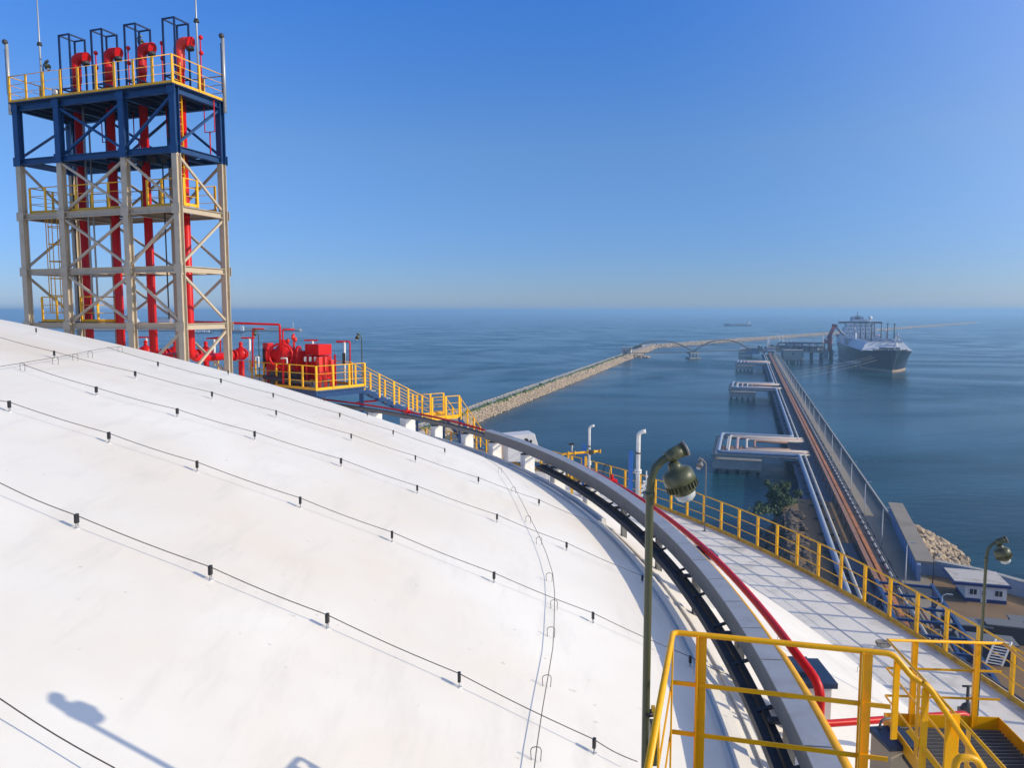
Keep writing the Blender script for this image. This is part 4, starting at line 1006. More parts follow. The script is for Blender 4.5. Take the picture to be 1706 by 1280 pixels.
for px in (953, 976): c = aty(px, 760, YM); q.bar(c, (c.x, c.y, 47.1), .1)
q.each('leg', M['yellow'], gm)
c = aty(1011, 785, v1.y-1); tag(MB().tube([c+Vector((.16*cos(t), .1*sin(t)*.3, .38*sin(t)-.1)) for t in [2*pi*j/18 for j in range(18)]], .018, 6, closed=True).build('hose_loop', M['black']), 'black hose loop hung on the yellow rim rail near the blue post', 'hose')
it = thing('instrument_stand', 'cluster of small white instruments right of the thicker vent pipe', 'instruments', (v2.x+.4, v2.y-.2, 47)); yb = v2.y-.3
q = MB()
for i in range(9):
    c = aty(1074+random.uniform(-5, 9), 795+i*3.8, yb); q.box(c, (random.uniform(.08, .2), .1, random.uniform(.06, .14)))
q.tube([aty(1077, 785, yb), aty(1077, 828, yb)], .025, 8).tube([aty(1084, 792, yb), aty(1084, 828, yb)], .02, 8).build('gauge', M['white'], it, .01)
q = MB()
for i in range(5): c = aty(1078+random.uniform(-6, 8), 800+i*5, yb-.05); q.tube([c+Vector((0, -.04, 0)), c+Vector((0, .03, 0))], .05, 10)
q.each('dial', M['dark'], it)
# white sloped cover box with dark marks
Yc = 38.6; wc = thing('cover_hood', 'large white tapered sheet hood behind the far end of the tray', 'hood', aty(872, 755, Yc))
P_ = [aty(846, 727, Yc), aty(891, 723, Yc), aty(905, 770, Yc), aty(846, 770, Yc)]
m_ = MB(); vs = P_+[q+Vector((-.3, 1.1, 0)) for q in P_]; m_.add(vs, [(0, 1, 2, 3), (7, 6, 5, 4), (0, 4, 5, 1), (1, 5, 6, 2), (2, 6, 7, 3), (3, 7, 4, 0)]); m_.build('shell', M['white'], wc, .02)
q = MB()
for (x, y, w_) in ((876.5, 733.5, .13), (879, 735, .07), (884.5, 736, .10), (881, 738, .12)): q.box(aty(x, y, Yc-.03), (w_, .02, .16))
q.build('marking', M['black'], wc)
# miscellaneous boxes along the rim walk
for i, (px, py, Y, s_, lb) in enumerate([(913, 792, 35.2, .28, 'small white junction box on the roof beyond the tray, nearer the hood'), (985, 812, 31.5, .3, 'small white junction box on the rim beside the thin vent pipe')]):
    c = aty(px, py, Y); t = thing('junction_box', lb, 'box', c); MB().box(c, (s_, s_, s_*1.2)).build('body', M['white'], t, .01); MB().box(c+Vector((0, 0, s_*.62)), (s_*1.1, s_*1.1, .03)).build('lid', M['galv'], t); MB().bar(c, (c.x, c.y, domez(c.x, c.y) if (c.xy-TC).length < 39.8 else 47), .06).build('leg', M['galv'], t)
# fence-foot debris outside: white ladder at the right edge
la = thing('ladder', 'short pale ladder leaning outside the yellow rail at the right edge', 'ladder', (11.2, 12.8, 47)); A_ = aty(1656, 1108, 15.3); B_ = aty(1672, 1068, 15.3); w_ = Vector((.12, -.07, 0))
q = MB(); q.tube([A_-w_, B_-w_], .02, 6).tube([A_+w_, B_+w_], .02, 6); q.each('stile', M['white'], la)
q = MB()
for i in range(9): c = A_.lerp(B_, i/9+.05); q.tube([c-w_, c+w_], .013, 6)
q.each('rung', M['white'], la)

# ================================================================== PIPE TOWER
TB = Vector((-14.09, 33.0)); TH = -.343; te = Vector((cos(TH), sin(TH))); tn = Vector((-sin(TH), cos(TH))); TW, TD = 8.984, 2.756
LV = {5: 64.2, 4: 61.782, 3: 59.313, 2: 56.795, 1: 54.327}
def T(u, v, z):                                            # u 0..TW from the left column to the right one, v 0..TD front to back
    p_ = TB+te*(u-TW)+tn*v; return Vector((p_.x, p_.y, z))
US = [0, .278*TW, .691*TW, TW]
tw = thing('pipe_tower', 'tall steel tower with blue top deck and beige legs holding four red pipes', 'tower', T(TW/2, TD/2, 51))
def base_z(p_): return domez(p_.x, p_.y)
ZS = LV[4]-.16
for u in US:
    for v in (0, TD):
        b = T(u, v, 0); zb_ = base_z(b)-.1
        MB().hbeam(T(u, v, zb_), T(u, v, ZS), .27, .27, .03, up=(tn.x, tn.y, 0)).build('column', M['beige'], tw)
        MB().hbeam(T(u, v, ZS), T(u, v, LV[5]+.1), .29, .29, .035, up=(tn.x, tn.y, 0)).build('column', M['blue'], tw)
        MB().box(T(u, v, zb_+.12), (.5, .5, .06), TH).build('base_plate', M['beige'], tw)
def beam(a, b, mt, w_=.2, h=.26): MB().hbeam(a, b, w_, h, .025).build('beam', M[mt], tw)
for l in (1, 2, 3, 4, 5):
    mt = 'blue' if l >= 4 else 'beige'; z = LV[l]
    for v in (0, TD):
        for i in range(3):
            beam(T(US[i]+.16, v, z), T(US[i+1]-.16, v, z), mt)
    for u in US: beam(T(u, .16, z), T(u, TD-.16, z), mt)
def brace(a, b, mt): MB().bar(a, b, .095, .095).build('brace', M[mt], tw)
LV[0] = 51.85
for l in (5, 4, 3, 2, 1):
    mt = 'blue' if l == 5 else 'beige'; zt, zb_ = LV[l]-.16, LV[l-1]+.16; odd = l % 2 == 1
    for u in (0, TW):      # side faces zigzag
        if l == 1 and u == 0: continue
        a, b = (T(u, TD, zt), T(u, 0, zb_)) if odd else (T(u, 0, zt), T(u, TD, zb_)); brace(a, b, mt)
    for v, fl in ((-.02, 0), (TD+.02, 1)):
        if not (l == 1): brace(T(US[1], v, zt), T(US[2], v, zb_), mt); brace(T(US[2], v+.12, zt), T(US[1], v+.12, zb_), mt)
        if (odd) != bool(fl): brace(T(US[3], v, zt), T(US[2], v, zb_), mt)
        else: brace(T(US[2], v, zt), T(US[3], v, zb_), mt)
q1 = MB(); q2 = MB()
for l in (1, 2, 3, 4, 5):
    for u in US:
        for v in (-.165, TD+.165):
            (q1 if l < 4 else q2).box(T(u, v, LV[l]), (.42, .02, .40), TH)
            for a_ in (-.16, .16):
                for b_ in (-.13, .13): (q1 if l < 4 else q2).box(T(u+a_, v-.015 if v < 0 else v+.015, LV[l]+b_), (.035, .02, .035), TH)
q1.build('gusset_plates', M['beige'], tw, kind='stuff'); q2.build('gusset_plates', M['blue'], tw, kind='stuff')
# decks
MB().prism([tuple(T(u, v, 0).xy) for u, v in ((-.2, -.25), (TW+.2, -.25), (TW+.2, TD+.25), (-.2, TD+.25))], LV[5]+.15, LV[5]+.2).build('top_deck', M['navyfar'], tw)
q = MB()
for i in range(12): q.bar(T(.4+i*.74, .1, LV[5]+.02), T(.4+i*.74, TD-.1, LV[5]+.02), .08, .2)
q.build('joist', M['navyfar'], tw)
MB().prism([tuple(T(u, v, 0).xy) for u, v in ((.1, .16), (TW-.1, .16), (TW-.1, TD-.16), (.1, TD-.16))], LV[3]+.14, LV[3]+.17).build('mid_deck', M['dark'], tw)
MB().prism([tuple(T(u, v, 0).xy) for u, v in ((.3, .2), (3.6, .2), (3.6, TD*.6), (.3, TD*.6))], LV[1]+.14, LV[1]+.17).build('low_deck', M['dark'], tw)
MB().prism([tuple(T(u, v, 0).xy) for u, v in ((2.2, .2), (TW-.1, .2), (TW-.1, TD-.2), (2.2, TD-.2))], LV[4]+.13, LV[4]+.16).build('upper_deck', M['navyfar'], tw)
# valve clutter below the top stage
q = MB(); 
for i in range(10): c = T(6.3+random.uniform(-.6, 1.2), 1+random.uniform(-.3, .6), LV[4]+random.uniform(-.3, .35)); q.box(c, (.22, .2, random.uniform(.1, .35)), random.random())
q.each('junction_box', M['dark'], tw)
def trail(nm_lab, pts, nposts, toe='yellow', cat='railing', side=True):
    t = thing('guard_rail', nm_lab, 'railing', pts[0]); h = 1.15
    P = [Vector(q) for q in pts]
    for z, r in ((h, .024), (h*.67, .014), (h*.36, .014)): MB().tube([q+Vector((0, 0, z)) for q in P], r, 7).build('top_rail' if z == h else 'mid_rail', M['yellow'], t)
    for i, (a, b) in enumerate(zip(P, P[1:])):
        MB().bar(a+Vector((0, 0, .06)), b+Vector((0, 0, .06)), .012, .12).build('toe_board', M[toe], t); n_ = nposts[i]; d = (b-a).normalized()
        for k in range(n_+1):
            if k == n_ and i < len(P)-2: continue
            c = a.lerp(b, k/n_); MB().box(c+Vector((0, 0, h/2)), (.10, .05, h), atan2(d.y, d.x)).build('post', M['yellow'], t)
    return t
DZ = LV[5]+.2
trail('yellow railing around the blue top deck of the tower', [T(-.15, TD+.2, DZ), T(-.15, -.2, DZ), T(TW+.15, -.2, DZ), T(TW+.15, TD+.2, DZ), T(-.15, TD+.2, DZ)], [2, 9, 2, 8])
MZ = LV[3]+.17
trail('yellow railing on the middle deck of the tower, left bays', [T(.25, TD-.2, MZ), T(.25, .2, MZ), T(US[2]-.3, .2, MZ)], [2, 6])
trail('yellow railing on the middle deck of the tower, right bay', [T(US[2]+.9, .25, MZ), T(TW-.3, .25, MZ), T(TW+.05, .3, MZ), T(TW+.05, 1.1, MZ)], [2, 1, 1])
trail('yellow railing on the middle deck of the tower, rear side', [T(.25, TD-.2, MZ), T(TW-.25, TD-.2, MZ)], [8])
trail('short yellow railing low on the tower beside the caged ladder', [T(.5, .3, LV[1]+.17), T(2.3, .3, LV[1]+.17)], [2])
trail('short yellow railing low on the tower in front of the first red pipe', [T(2.8, .4, LV[1]+.17), T(3.8, .4, LV[1]+.17), T(3.8, 1.4, LV[1]+.17)], [1, 1])
# ladders
def ladder(label, u0, v0, z0, z1, along='v', cage=False):
    t = thing('ladder', label, 'ladder', T(u0, v0, z0)); d = .42
    A = lambda s_, z: T(u0, v0+s_, z) if along == 'v' else T(u0+s_, v0, z)
    q = MB(); q.bar(A(0, z0), A(0, z1), .05).bar(A(d, z0), A(d, z1), .05); q.each('stile', M['yellow'], t)
    q = MB(); z = z0+.15
    while z < z1: q.tube([A(0, z), A(d, z)], .016, 6); z += .3
    q.each('rung', M['yellow'], t)
    if cage:
        q = MB(); z = z0+1.4
        while z < z1:
            pts = [(A(d/2, z)+Vector((tn.x, tn.y, 0))*(-.35+.38*-cos(a_))+Vector((te.x, te.y, 0))*.36*sin(a_)) for a_ in [pi*j/8-pi/2 for j in range(0, 17)]]
            q.tube(pts[:-1], .02, 5, closed=True); z += .8
        for a_ in (-1.2, -.4, .4, 1.2):
            p0 = A(d/2, 0)+Vector((tn.x, tn.y, 0))*(-.73+.1*abs(a_))+Vector((te.x, te.y, 0))*.3*a_; q.bar((p0.x, p0.y, z0+1.4), (p0.x, p0.y, z1), .03)
        q.build('cage', M['yellow'], t)
    return t
ladder('yellow ladder inside the right side of the tower below the top deck', TW-.22, .25, MZ, DZ+1.1, 'v')
ladder('caged yellow ladder in the left bay of the tower', .62, 1.35, LV[1]-.8, MZ, 'u', True)
# red relief pipes
PU = []
for (px, py) in ((136, 300), (189, 300), (245, 325), (308, 325)):
    r = ray(px, py); P0 = T(TW, TD*.52, 0); nrm = Vector((tn.x, tn.y, 0)); k = (P0-Vector((0, 0, HC))).dot(nrm)/r.dot(nrm); hit = Vector((0, 0, HC))+r*k
    PU.append((Vector((hit.x, hit.y))-TB).dot(te)+TW)
ords = ['first', 'second', 'third', 'fourth']
for i, u in enumerate(PU):
    v = TD*.52; zt = 66.63; zb_ = 52.85
    t = thing('relief_pipe', 'tall red relief pipe with bent top in the tower, '+ords[i]+' from the left', 'pipe', T(u, v, zb_), 'red relief pipes in the tower')
    vt = 4.8
    body = round_path([T(u, vt-.9, zb_), T(u, v, zb_), T(u, v, zt-.9)], .5, 6)
    MB().tube(body, .185, 20).build('riser', M['red'], t)
    top = round_path([T(u, v, zt-1.0), T(u, v, zt), T(u+.48, v+.1, zt-.02)], .36, 7)
    MB().tube([T(u, v, zt-1.25)]+top, [.185]+[.235]*len(top), 20).build('elbow', M['orange_red'] if i == 3 else M['red'], t)
    MB().tube([T(u+.48, v+.1, zt-.02), T(u+.57, v+.11, zt-.05)], .265, 18).build('outlet', M['red'], t)
    MB().tube([T(u+.5, v+.1, zt-.2), T(u+.52, v+.1, zt-.34)], .17, 14).build('flap', M['dark'], t)
    for z in (LV[2]+.05, LV[4]+.05):
        MB().tube([T(u, v, z-.06), T(u, v, z+.06)], .25, 18).build('clamp', M['beige'] if z < 60 else M['cage'], t)
        MB().bar(T(u, .1, z-.1), T(u, TD-.1, z-.1), .14, .14).build('support', M['beige'] if z < 60 else M['blue'], t)
    vv = thing('relief_valve', 'red round relief valve behind the tower foot, '+ords[i]+' from the left', 'valve', T(u, vt, zb_), 'red relief valves')
    MB().ball(T(u, vt, zb_+.05), .36, 16, (1, .95, .9)).build('body', M['red'], vv)
    MB().tube([T(u, vt-.9, zb_), T(u, vt-.78, zb_)], .27, 16).tube([T(u, vt-.6, zb_), T(u, vt-.5, zb_)], .27, 16).build('flange', M['red'], vv)
    MB().tube([T(u, vt, zb_+.3), T(u, vt, zb_+.52)], .09, 10).ball(T(u, vt, zb_+.55), .1).build('bonnet', M['red'], vv)
    MB().tube([T(u, vt, zb_-.3), T(u, vt, base_z(T(u, vt, 0)))], .14, 12).build('stem', M['red'], vv)
    # blue frame round the outlet
    cg = thing('outlet_cage', 'open dark blue frame around the top of the '+ords[i]+' red relief pipe', 'frame', T(u, v, DZ), 'blue frames on the tower top')
    q = MB(); u0, u1, v0, v1_ = u-.42, u+.2, v-.45, v+.38; zt2 = 67.55
    for a in (u0, u1):
        for b in (v0, v1_): q.bar(T(a, b, DZ), T(a, b, zt2), .07)
    q.each('post', M['cage'], cg); q = MB()
    for z in (zt2-.03, DZ+.75):
        for a in (u0, u1): q.bar(T(a, v0+.04, z), T(a, v1_-.04, z), .06)
        for b in (v0, v1_): q.bar(T(u0+.04, b, z), T(u1-.04, b, z), .06)
    q.each('cross_bar', M['cage'], cg)
    # sprinkler riser with two heads and fork below
    sp = thing('sprinkler_riser', 'thin red sprinkler riser with two round heads beside the '+ords[i]+' relief pipe', 'sprinkler', T(u+1.15, v, DZ), 'thin red sprinkler risers')
    uu = u+.80; q = MB(); q.tube([T(uu, v+.4, DZ), T(uu, v+.4, zt+.25)], .03, 7)
    for z in (zt+.2, zt-.45): q.tube([T(uu, v+.4, z), T(uu+.12, v+.3, z)], .025, 6)
    q.build('riser', M['red'], sp); q = MB()
    for z in (zt+.2, zt-.45): q.ball(T(uu+.14, v+.28, z), .1, 10)
    q.each('nozzle', M['red'], sp)
    q = MB(); zf_ = 62.95; wv = .27; q.tube([T(uu-wv, v+.8, DZ-.1), T(uu-wv, v+.8, zf_), T(uu+wv, v+.8, zf_), T(uu+wv, v+.8, DZ-.1)], .026, 6); q.tube([T(uu, v+.8, zf_), T(uu, v+.8, LV[4])], .03, 6); q.build('fork', M['red'], sp)
# clutter in the tower: thin cables, gauge
q = MB(); q.tube([T(2.95, .9, LV[1]), T(2.95, .9, LV[5])], .05, 6); q.tube([T(3.15, 1.0, LV[1]), T(3.15, 1.0, LV[5]-.8)], .04, 6); tag(q.build('conduit', M['galv']), 'pair of thin grey conduits climbing behind the second tower column', 'conduit')
tag(MB().tube([T(1.75, 1.2, LV[1]+.3), T(1.75, 1.2, LV[4])], .03, 6).build('cable_drop', M['dark']), 'thin dark cable hanging inside the left bay of the tower', 'cable')
tag(MB().tube([T(7.1, 1.2, LV[1]+.3), T(7.1, 1.2, LV[4])], .03, 6).build('cable_drop', M['dark']), 'thin dark cable hanging inside the right bay of the tower', 'cable')
gg = thing('pressure_gauge', 'round white pressure gauge on the top deck of the tower at the left', 'gauge', T(2.2, .4, DZ)); MB().tube([T(2.2, .1, DZ+.35), T(2.2, .2, DZ+.35)], .12, 14).build('dial', M['white'], gg); MB().box(T(2.05, .35, DZ+.33), (.3, .2, .4), TH).bar(T(2.2, .2, DZ), T(2.2, .2, DZ+.35), .05).build('bracket', M['dark'], gg)
# lightning rods and deck lamps
for (px0, py0, px1, v, r, lb) in ((39, 165, 29, TD*.5, .045, 'tall thin lightning rod at the left end of the tower top'), (348, 155, 341, TD*.55, .045, 'tall thin lightning rod at the right end of the tower top')):
    u = -.05 if px0 < 100 else TW-.02; rr_ = thing('lightning_rod', lb, 'lightning rod', T(u, v, DZ))
    MB().tube([T(u, v, DZ), T(u, v, DZ+3.0), T(u, v, DZ+5.8)], [.055, .04, .022], 8).build('rod', M['galv'], rr_)
    MB().tube([T(u, v, DZ+3.0), T(u, v, DZ+3.06)], .12, 10).tube([T(u, v, DZ+3.1), T(u, v, DZ+3.14)], .09, 10).build('collar', M['dark'], rr_)
for u, h, lb in ((-.22, 2.6, 'stout grey mast with small camera at the left front corner of the tower top'), (TW+.22, 2.75, 'stout grey mast with small camera at the right rear corner of the tower top')):
    v = -.15 if u < 1 else TD+.1; t = thing('camera_mast', lb, 'mast', T(u, v, DZ-.4)); MB().tube([T(u, v, DZ-.5), T(u, v, DZ+h)], .075, 12).build('pole', M['galv'], t)
    MB().ball(T(u-.02, v-.05, DZ+h+.08), .12).build('camera_head', M['dark'], t); MB().tube([T(u-.12, v, DZ+.4), T(u-.12, v, DZ+h-.2)], .018, 6).build('cable', M['dark'], t)
def tlamp(u, v, h, lb):
    p_ = T(u, v, DZ); lamp('pole_lamp', lb, p_, DZ+h, (.9, -.2), .26, .025)
tlamp(.75, TD*.3, 1.95, 'small olive lamp on the left part of the tower top deck'); tlamp(PU[2]-.75, TD*.7, 2.9, 'small olive lamp beside the third red pipe on the tower top')

# ================================================================== VALVE PLATFORM WITH STAIRS
K0 = Vector((-9.2, 36.0)); k1 = Vector((-.783, .622)); k2 = Vector((.6225, .7826)); PZ = 51.26
def K(a, b, z): p_ = K0+k1*a+k2*b; return Vector((p_.x, p_.y, z))      # a to the left-rear, b outward
vp = thing('valve_platform', 'blue framed platform carrying red machinery behind the white dome', 'platform', K(0, 0, 50))
MB().prism([tuple(K(a, b, 0).xy) for a, b in ((0, 0), (0, 2.95), (9.5, 2.95), (9.5, 0))], PZ-.05, PZ).build('deck', M['galv_d'], vp)
for b in (0, 2.95): MB().hbeam(K(0, b, PZ-.2), K(9.5, b, PZ-.2), .15, .3, .03).build('beam', M['blue'], vp)
for a in (0, 3, 6, 9.5): MB().hbeam(K(a, .08, PZ-.2), K(a, 2.87, PZ-.2), .15, .28, .03).build('beam', M['blue'], vp)
for a in (.1, 4.5, 9.3):
    for b in (.2, 2.8): c = K(a, b, 0); MB().bar((c.x, c.y, PZ-.3), (c.x, c.y, base_z(c)-.1), .2).build('leg', M['blue'], vp)
trail('yellow railing around the platform of red machinery', [K(9.5, 0, PZ), K(0, 0, PZ), K(0, 2.95, PZ)], [9, 3])
trail('yellow railing at the rear of the platform of red machinery', [K(1.0, 2.95, PZ), K(9.5, 2.95, PZ)], [5])
# stair flights
def flight(label, a, b, wid, nst, par_lab):
    a = Vector(a); b = Vector(b); d = Vector((b.x-a.x, b.y-a.y, 0)).normalized(); sdn = Vector((d.y, -d.x, 0))
    t = thing('stair', label, 'stairs', (b.x, b.y, b.z))
    for sg in (-1, 1):
        MB().bar(a+sdn*sg*wid/2-Vector((0, 0, .14)), b+sdn*sg*wid/2-Vector((0, 0, .14)), .05, .2).build('stringer', M['blue'], t)
        q = MB(); o_ = sdn*sg*(wid/2)
        for z, r in ((1.05, .022), (.7, .014), (.38, .014)): q.tube([a+o_+Vector((0, 0, z)), b+o_+Vector((0, 0, z))], r, 7)
        q.build('handrail', M['yellow'], t)
        for k in range(5): c = a.lerp(b, (k+.15)/4.6)+o_; MB().box(c+Vector((0, 0, .45)), (.09, .06, 1.2), atan2(d.y, d.x)).build('post', M['yellow'], t)
    q = MB()
    for k in range(nst): c = a.lerp(b, (k+.5)/nst); q.box(c+Vector((0, 0, .04)), (.29, wid-.12, .05), atan2(d.y, d.x))
    q.each('tread', M['galv'], t); return t
sA = K(1.35*0+.55, 2.95, PZ); sB = Vector((-4.75, 40.95, 49.3)); flight('upper flight of blue and yellow stairs falling from the machinery platform', sA, sB, 1.0, 9, '')
dd = (sB-sA); dd.z = 0; dd.normalize(); ss_ = Vector((dd.y, -dd.x, 0))
lp = thing('stair_landing', 'yellow edged stair landing above the tank rim', 'landing', (sB.x, sB.y, 47))
lc = [sB-ss_*.7, sB+ss_*.9, sB+ss_*.9+dd*1.7, sB-ss_*.7+dd*1.7]
MB().prism([(p_.x, p_.y) for p_ in lc][::-1], 49.22, 49.3).build('deck', M['yellow'], lp)
q = MB()
for p_ in lc: q.bar((p_.x, p_.y, 49.25), (p_.x, p_.y, 46.6), .12)
q.each('leg', M['blue'], lp)
trail('yellow railing on the near side of the stair landing', [lc[1], lc[2]], [2]); trail('yellow railing on the far side of the stair landing', [lc[0], lc[3]], [2])
l2a = lc[2].lerp(lc[3], .45)+Vector((0, 0, 0)); l2b = l2a+Vector((1.5, 3.1, -2.9)); flight('lower flight of yellow stairs dropping outside the tank rim', l2a, l2b, .95, 12, '')
# red machinery
def A_(px, py, Y): return aty(px, py, Y)
def rbox(name, label, px0, px1, py0, py1, Y, dep, mt='red', rz=-.67, extra=None):
    a = aty(px0, py0, Y); b = aty(px1, py1, Y); c = (a+b)/2; w_ = abs(b.x-a.x); h = abs(a.z-b.z)
    t = thing(name, label, 'machine', (c.x, c.y, min(a.z, b.z)))
    ww = w_/(cos(rz)+dep/1.0*abs(sin(rz))) if w_ > 0 else .5
    k = w_/(1.0*abs(cos(rz))+.75*abs(sin(rz)))
    MB().box((c.x, c.y+dep/2, c.z), (k, k*.75, h), rz).build('casing', M[mt], t, .015)
    return t, c, k, h
t, c, k, h = rbox('control_cabinet', 'bright red control cabinet with dark open bays right of the red engine', 503, 549, 574, 592, 37.6, 1.0)
q = MB()
for i in range(5): q.box((c.x-.5+i*.25, c.y-.1+i*-.02, c.z-.45), (.12, .2, .22), .3)
q.build('fitting', M['galv'], t)
q = MB(); 
for dx_, dy_ in ((-.55, .1), (.5, -.25), (-.1, 1.0), (.75, .6)): q.bar((c.x+dx_, c.y+dy_+.2, c.z-h/2), (c.x+dx_, c.y+dy_+.2, PZ), .08)
q.each('leg', M['red'], t)
MB().box((c.x-.05, c.y+.75, c.z-.9), (1.15, .7, 1.2), -.67).build('engine_block', M['red'], t, .02)
for (a0_, a1_, b0_, b1_, Y, lb) in ((524, 536, 596, 624, 37.0, 'narrow orange red cabinet in front of the machinery, left of its twin'), (536.5, 543, 595, 620, 37.1, 'slim orange red cabinet in the middle of three'), (545, 555, 600, 620, 37.3, 'narrow orange red cabinet rightmost of three')):
    t, c, k, h = rbox('battery_cabinet', lb, a0_, a1_, b0_, b1_, Y, .4, 'orange_red')
    q = MB(); q.bar((c.x, c.y+.2, c.z-h/2), (c.x, c.y+.2, PZ), .12); q.each('leg', M['orange_red'], t); MB().box((c.x-.05, c.y+.2-k*.5, c.z), (.03, .02, .15)).build('handle', M['dark'], t)
t, c, k, h = rbox('control_cabinet', 'square red cabinet at the left end of the machinery', 433, 452, 572, 590, 39, .8)
q = MB(); q.bar((c.x-.2, c.y+.3, c.z), (c.x-.2, c.y+.3, PZ), .1).bar((c.x+.2, c.y+.5, c.z), (c.x+.2, c.y+.5, PZ), .1); q.each('leg', M['dark'], t); MB().box((c.x, c.y+.5, c.z-.7), (.4, .4, .6), -.6).build('motor', M['dark'], t)
eng = thing('fire_engine_skid', 'large red valve skid with round flanges in the middle of the platform', 'machine', K(4, 1.4, PZ))
cE = aty(474, 598, 38.6); SE = .66
MB().lathe([(r_*.72, z_*.95) for r_, z_ in [(.1, -.9), (.62, -.85), (.7, -.4), (.72, .3), (.55, .62), (.3, .8), (.28, 1.0), (0, 1.02)]], cE, 22).build('vessel', M['red'], eng)
MB().tube([cE+Vector((-.75, -.1, .25)), cE+Vector((.8, -.25, .25))], .28, 16).tube([cE+Vector((-.82, -.1, .25)), cE+Vector((-.7, -.1, .25))], .42, 16).tube([cE+Vector((.72, -.25, .25)), cE+Vector((.86, -.25, .25))], .42, 16).build('nozzle', M['red'], eng)
MB().box(aty(466, 622, 38.3)+Vector((0, .5, 0)), (1.7, .7, 1.1), -.6).box(aty(493, 612, 38.2)+Vector((0, .4, 0)), (.7, .7, 1.6), -.6).box(aty(452, 606, 38.8)+Vector((0, .3, 0)), (.5, .5, 1.3), -.6).build('skid_casing', M['red'], eng, .02)
ri = [cE+Vector((.58*cos(t), -.62, .2+.58*sin(t))) for t in [2*pi*j/20 for j in range(20)]]
MB().tube(ri, .06, 8, closed=True).build('handwheel', M['red'], eng)
q = MB()
for i in range(14): c = cE+Vector((random.uniform(-.8, 1.4), random.uniform(-.5, .3), random.uniform(-1.4, .1))); q.box(c, (random.uniform(.15, .4), .2, random.uniform(.1, .4)), random.random())
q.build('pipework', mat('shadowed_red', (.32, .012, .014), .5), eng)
q = MB()
for i in range(6): c = aty(452+i*9.5, 638, 37.9); q.box(c+Vector((0, .3, .1)), (.25, .3, .9))
q.tube([aty(440, 628, 38.2), aty(520, 640, 37)], .12, 8).build('base_frame', M['dark'], eng)
q = MB()
for (px, py) in ((488, 562), (492, 566), (480, 568)): q.ball(aty(px, py, 38.5), .09, 10, (1, 1, 1.5))
q.tube([aty(489, 556, 38.5), aty(490, 585, 38.5)], .06, 8).build('relief_head', M['orange_red'], eng)
# thin red portals, overhead pipe, posts
def portal(label, pts, Y, r=.04, foot=None):
    P = [aty(x, y, Y) for x, y in pts]
    return tag(MB().tube(round_path(P, .08, 3), r, 8).build('spray_pipe', M['red']), label, 'pipe')
portal('red overhead pipe running from the tower and turning down before the machinery', [(300, 536), (380, 538), (466, 541), (467, 585)], 37.8, .055)
portal('thin red spray pipe bent over at the left of the machinery', [(421, 612), (421, 548), (440, 548)], 38.0)
portal('thin red spray pipe rising before the red engine', [(472, 640), (471, 549), (491, 549)], 37.2)
portal('thin red spray pipe bent over near the stair head', [(583, 632), (583, 569), (561, 570)], 39.6)
portal('thin red pipe under the yellow stair platform', [(592, 673), (600, 670), (628, 668)], 40, .05)
portal('thin red spray pipe seen between tower legs, left', [(251, 590), (251, 562), (232, 562)], 42, .04)
portal('thin red spray pipe seen between tower legs, right', [(367, 600), (367, 562), (347, 564)], 41, .04)
for (px, y0, y1, Y, lb) in ((574, 570, 634, 39.4, 'white post carrying a red arm near the stair head'), (416, 564, 612, 39.5, 'white post with red arm left of the machinery'), (357, 565, 600, 41.5, 'white post with red arm between the tower legs'), (521, 568, 580, 38.5, 'short white post with red arm above the control cabinet'), (244, 563, 585, 42, 'white post with red arm at the left among the tower legs')):
    a = aty(px, y0, Y); b = aty(px, y1, Y); t = thing('detector_post', lb, 'post', b)
    MB().tube([b-Vector((0, 0, .3)), a], .06, 10).build('column', M['white'], t); MB().bar(a+Vector((-.42, 0, .03)), a+Vector((.25, 0, .03)), .09, .08).build('arm', M['red'], t)
    if px == 574: MB().box(aty(573, 598, Y-.1), (.14, .12, .6)).build('box', M['dark'], t)
for k_, (pts, lb) in enumerate([([(426, 600), (426, 595), (431, 595), (431, 612)], 'short bent white pipe beside the left red spray pipe'), ([(468, 597), (478, 597), (478.5, 606)], 'short bent white pipe above the yellow platform railing')]):
    tag(MB().tube([aty(x, y, 37.0) for x, y in pts], .04, 8).build('bent_pipe', M['white']), lb, 'pipe')

# ================================================================== YARD CLUTTER below the rim at the right
bt = thing('blue_pipe_bridge', 'dark blue steel truss where the jetty pipes come ashore below the rim rail', 'pipe bridge', pier(112, 24, 6))
q = MB(); zt2 = 12.5
for (u_, v_) in ((28.4, 98), (28.4, 128), (20.5, 98), (20.5, 128)): q.bar(pier(v_, u_, 6), pier(v_, u_, zt2), .5)
for of in (28.4, 20.5):
    for z in (8.8, zt2): q.bar(pier(84, of, z), pier(130, of, z), .45, .5)
    for i in range(9): q.bar(pier(84+i*5, of, 8.8), pier(89+i*5, of, zt2), .25) if i % 2 else q.bar(pier(84+i*5, of, zt2), pier(89+i*5, of, 8.8), .25)
for i in range(10): q.bar(pier(84+i*5, 20.5, zt2), pier(84+i*5, 28.4, zt2), .3, .35)
q.build('truss', M['blue'], bt)
q = MB()
for i in range(26): c = pier(random.uniform(86, 126), random.uniform(18, 29), random.uniform(9, 12.3)); q.box(c, (random.uniform(.4, 1.4), random.uniform(.4, 1.6), random.uniform(.3, .9)), PAZ)
q.each('fitting', M['dark'], bt)
for k, (of, z, r, mt) in enumerate([(21.5, 11, .35, 'galv'), (22.6, 11.2, .25, 'orange'), (25, 11, .3, 'wpipe'), (26.4, 11.1, .2, 'brown')]):
    MB().tube([pier(70, of, z), pier(128, of, z-1.5)], r, 8).build('pipe', M[mt], bt)
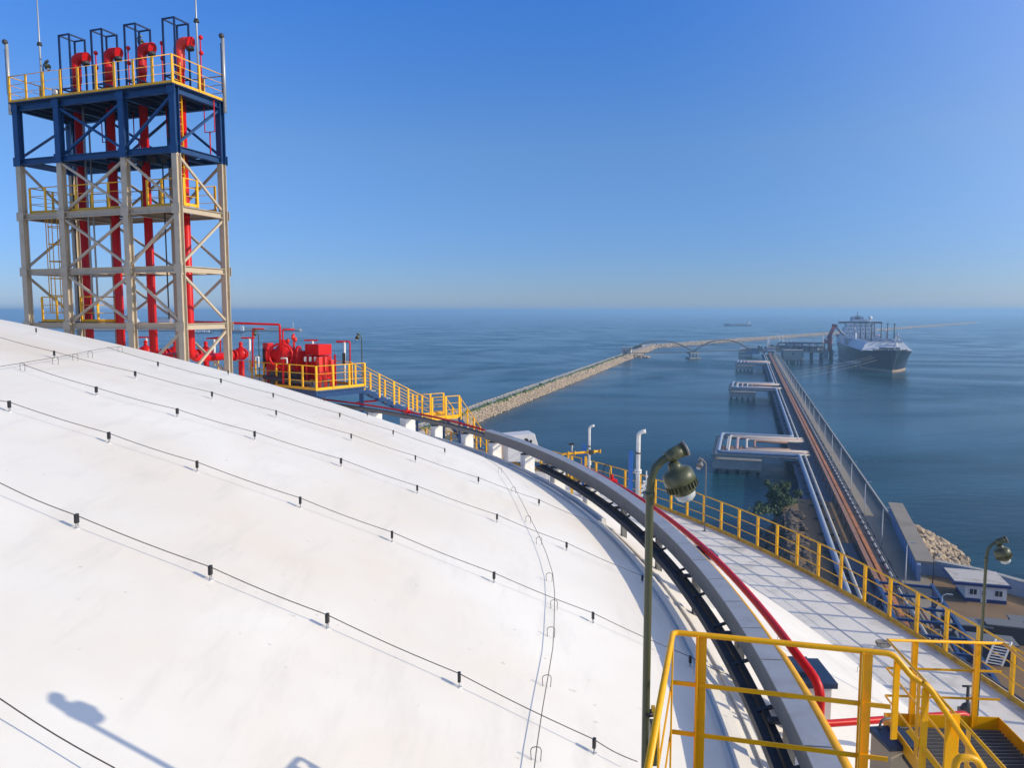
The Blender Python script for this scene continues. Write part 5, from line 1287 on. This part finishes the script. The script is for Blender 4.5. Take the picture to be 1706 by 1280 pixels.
for (px, py, w_, d_, h, mt, lb) in ((1618, 1062, 4.5, 3, 2.2, 'navyfar', 'low navy shed below the rim rail, left of the yard container'), (1672, 1068, 5, 2.4, 2.6, 'dark', 'black container standing in the yard behind the right lamp pole'), (1700, 1052, 3, 2, 1.8, 'dark', 'small black cabinet in the yard at the right edge'), (1640, 1100, 7, 3, 3.0, 'navyfar', 'dark long shed right under the rim rail beside the lamp pole')):
    c = atz(px, py, 6); t = thing('yard_shed', lb, 'shed', c); MB().box(c+Vector((0, 0, h/2)), (w_, d_, h), PAZ).build('body', M[mt], t, .05); MB().box(c+Vector((0, 0, h+.1)), (w_+.4, d_+.4, .2), PAZ).build('roof', M['galv_d'], t); MB().box(c+Vector((.6, -d_/2-.1, 1.05)), (.9, .12, 2), PAZ).build('door', M['galv_d'], t)
yl = thing('yard_lamp', 'thin dark lamp post in the yard left of the white cabin', 'street lamp', (75, 133, 6)); MB().tube([(75, 133, 6), (75, 133, 11.5), (75.6, 133, 11.8)], [.1, .07, .05], 8).build('pole', M['dark'], yl); MB().box((75.9, 133, 11.8), (.7, .3, .14)).build('lamp_head', M['galv'], yl)
rbk = mat('faded_red', (.35, .03, .03), .6)
rc = thing('red_car', 'small dark red car parked on the quay road', 'car', (70.6, 143.5, 6)); 
MB().box((0, 0, .55), (1.75, 4.1, .6)).build('body', rbk, rc, .12).location = (0, 0, 0)
MB().prism([(-.78, -1.1), (.78, -1.1), (.78, 1.3), (-.78, 1.3)], .85, 1.4).build('cabin', M['win'], rc, .15)
q = MB()
for x in (-.85, .85):
    for y in (-1.3, 1.3): MB().tube([(x-.1, y, .33), (x+.1, y, .33)], .33, 14).build('wheel', M['black'], rc)
for ch in rc.children: 
    for vtx in ch.data.vertices: vtx.co += Vector(rc.location)*0
rc.rotation_euler = (0, 0, PAZ)
for ch in rc.children:
    for vtx in ch.data.vertices: vtx.co = vtx.co+OFF[rc.name] if OFF.get(rc.name) else vtx.co

# ================================================================== HAZE
hz = bpy.data.materials.new('sea_haze'); hz.use_nodes = True; N = hz.node_tree.nodes; L = hz.node_tree.links
N.remove(N['Principled BSDF']); vol = N.new('ShaderNodeVolumePrincipled'); vol.inputs['Color'].default_value = (.45, .74, 1, 1); vol.inputs['Density'].default_value = .00023; vol.inputs['Anisotropy'].default_value = .2
L.new(vol.outputs[0], N['Material Output'].inputs['Volume'])
b = 30000
o = MB().box((0, b/2-2500, 36.5), (60000, b+5000, 77)).build('haze', hz); o['kind'] = 'stuff'
tag(o, 'thin pale blue sea haze filling the air over the water', 'haze', kind='stuff')
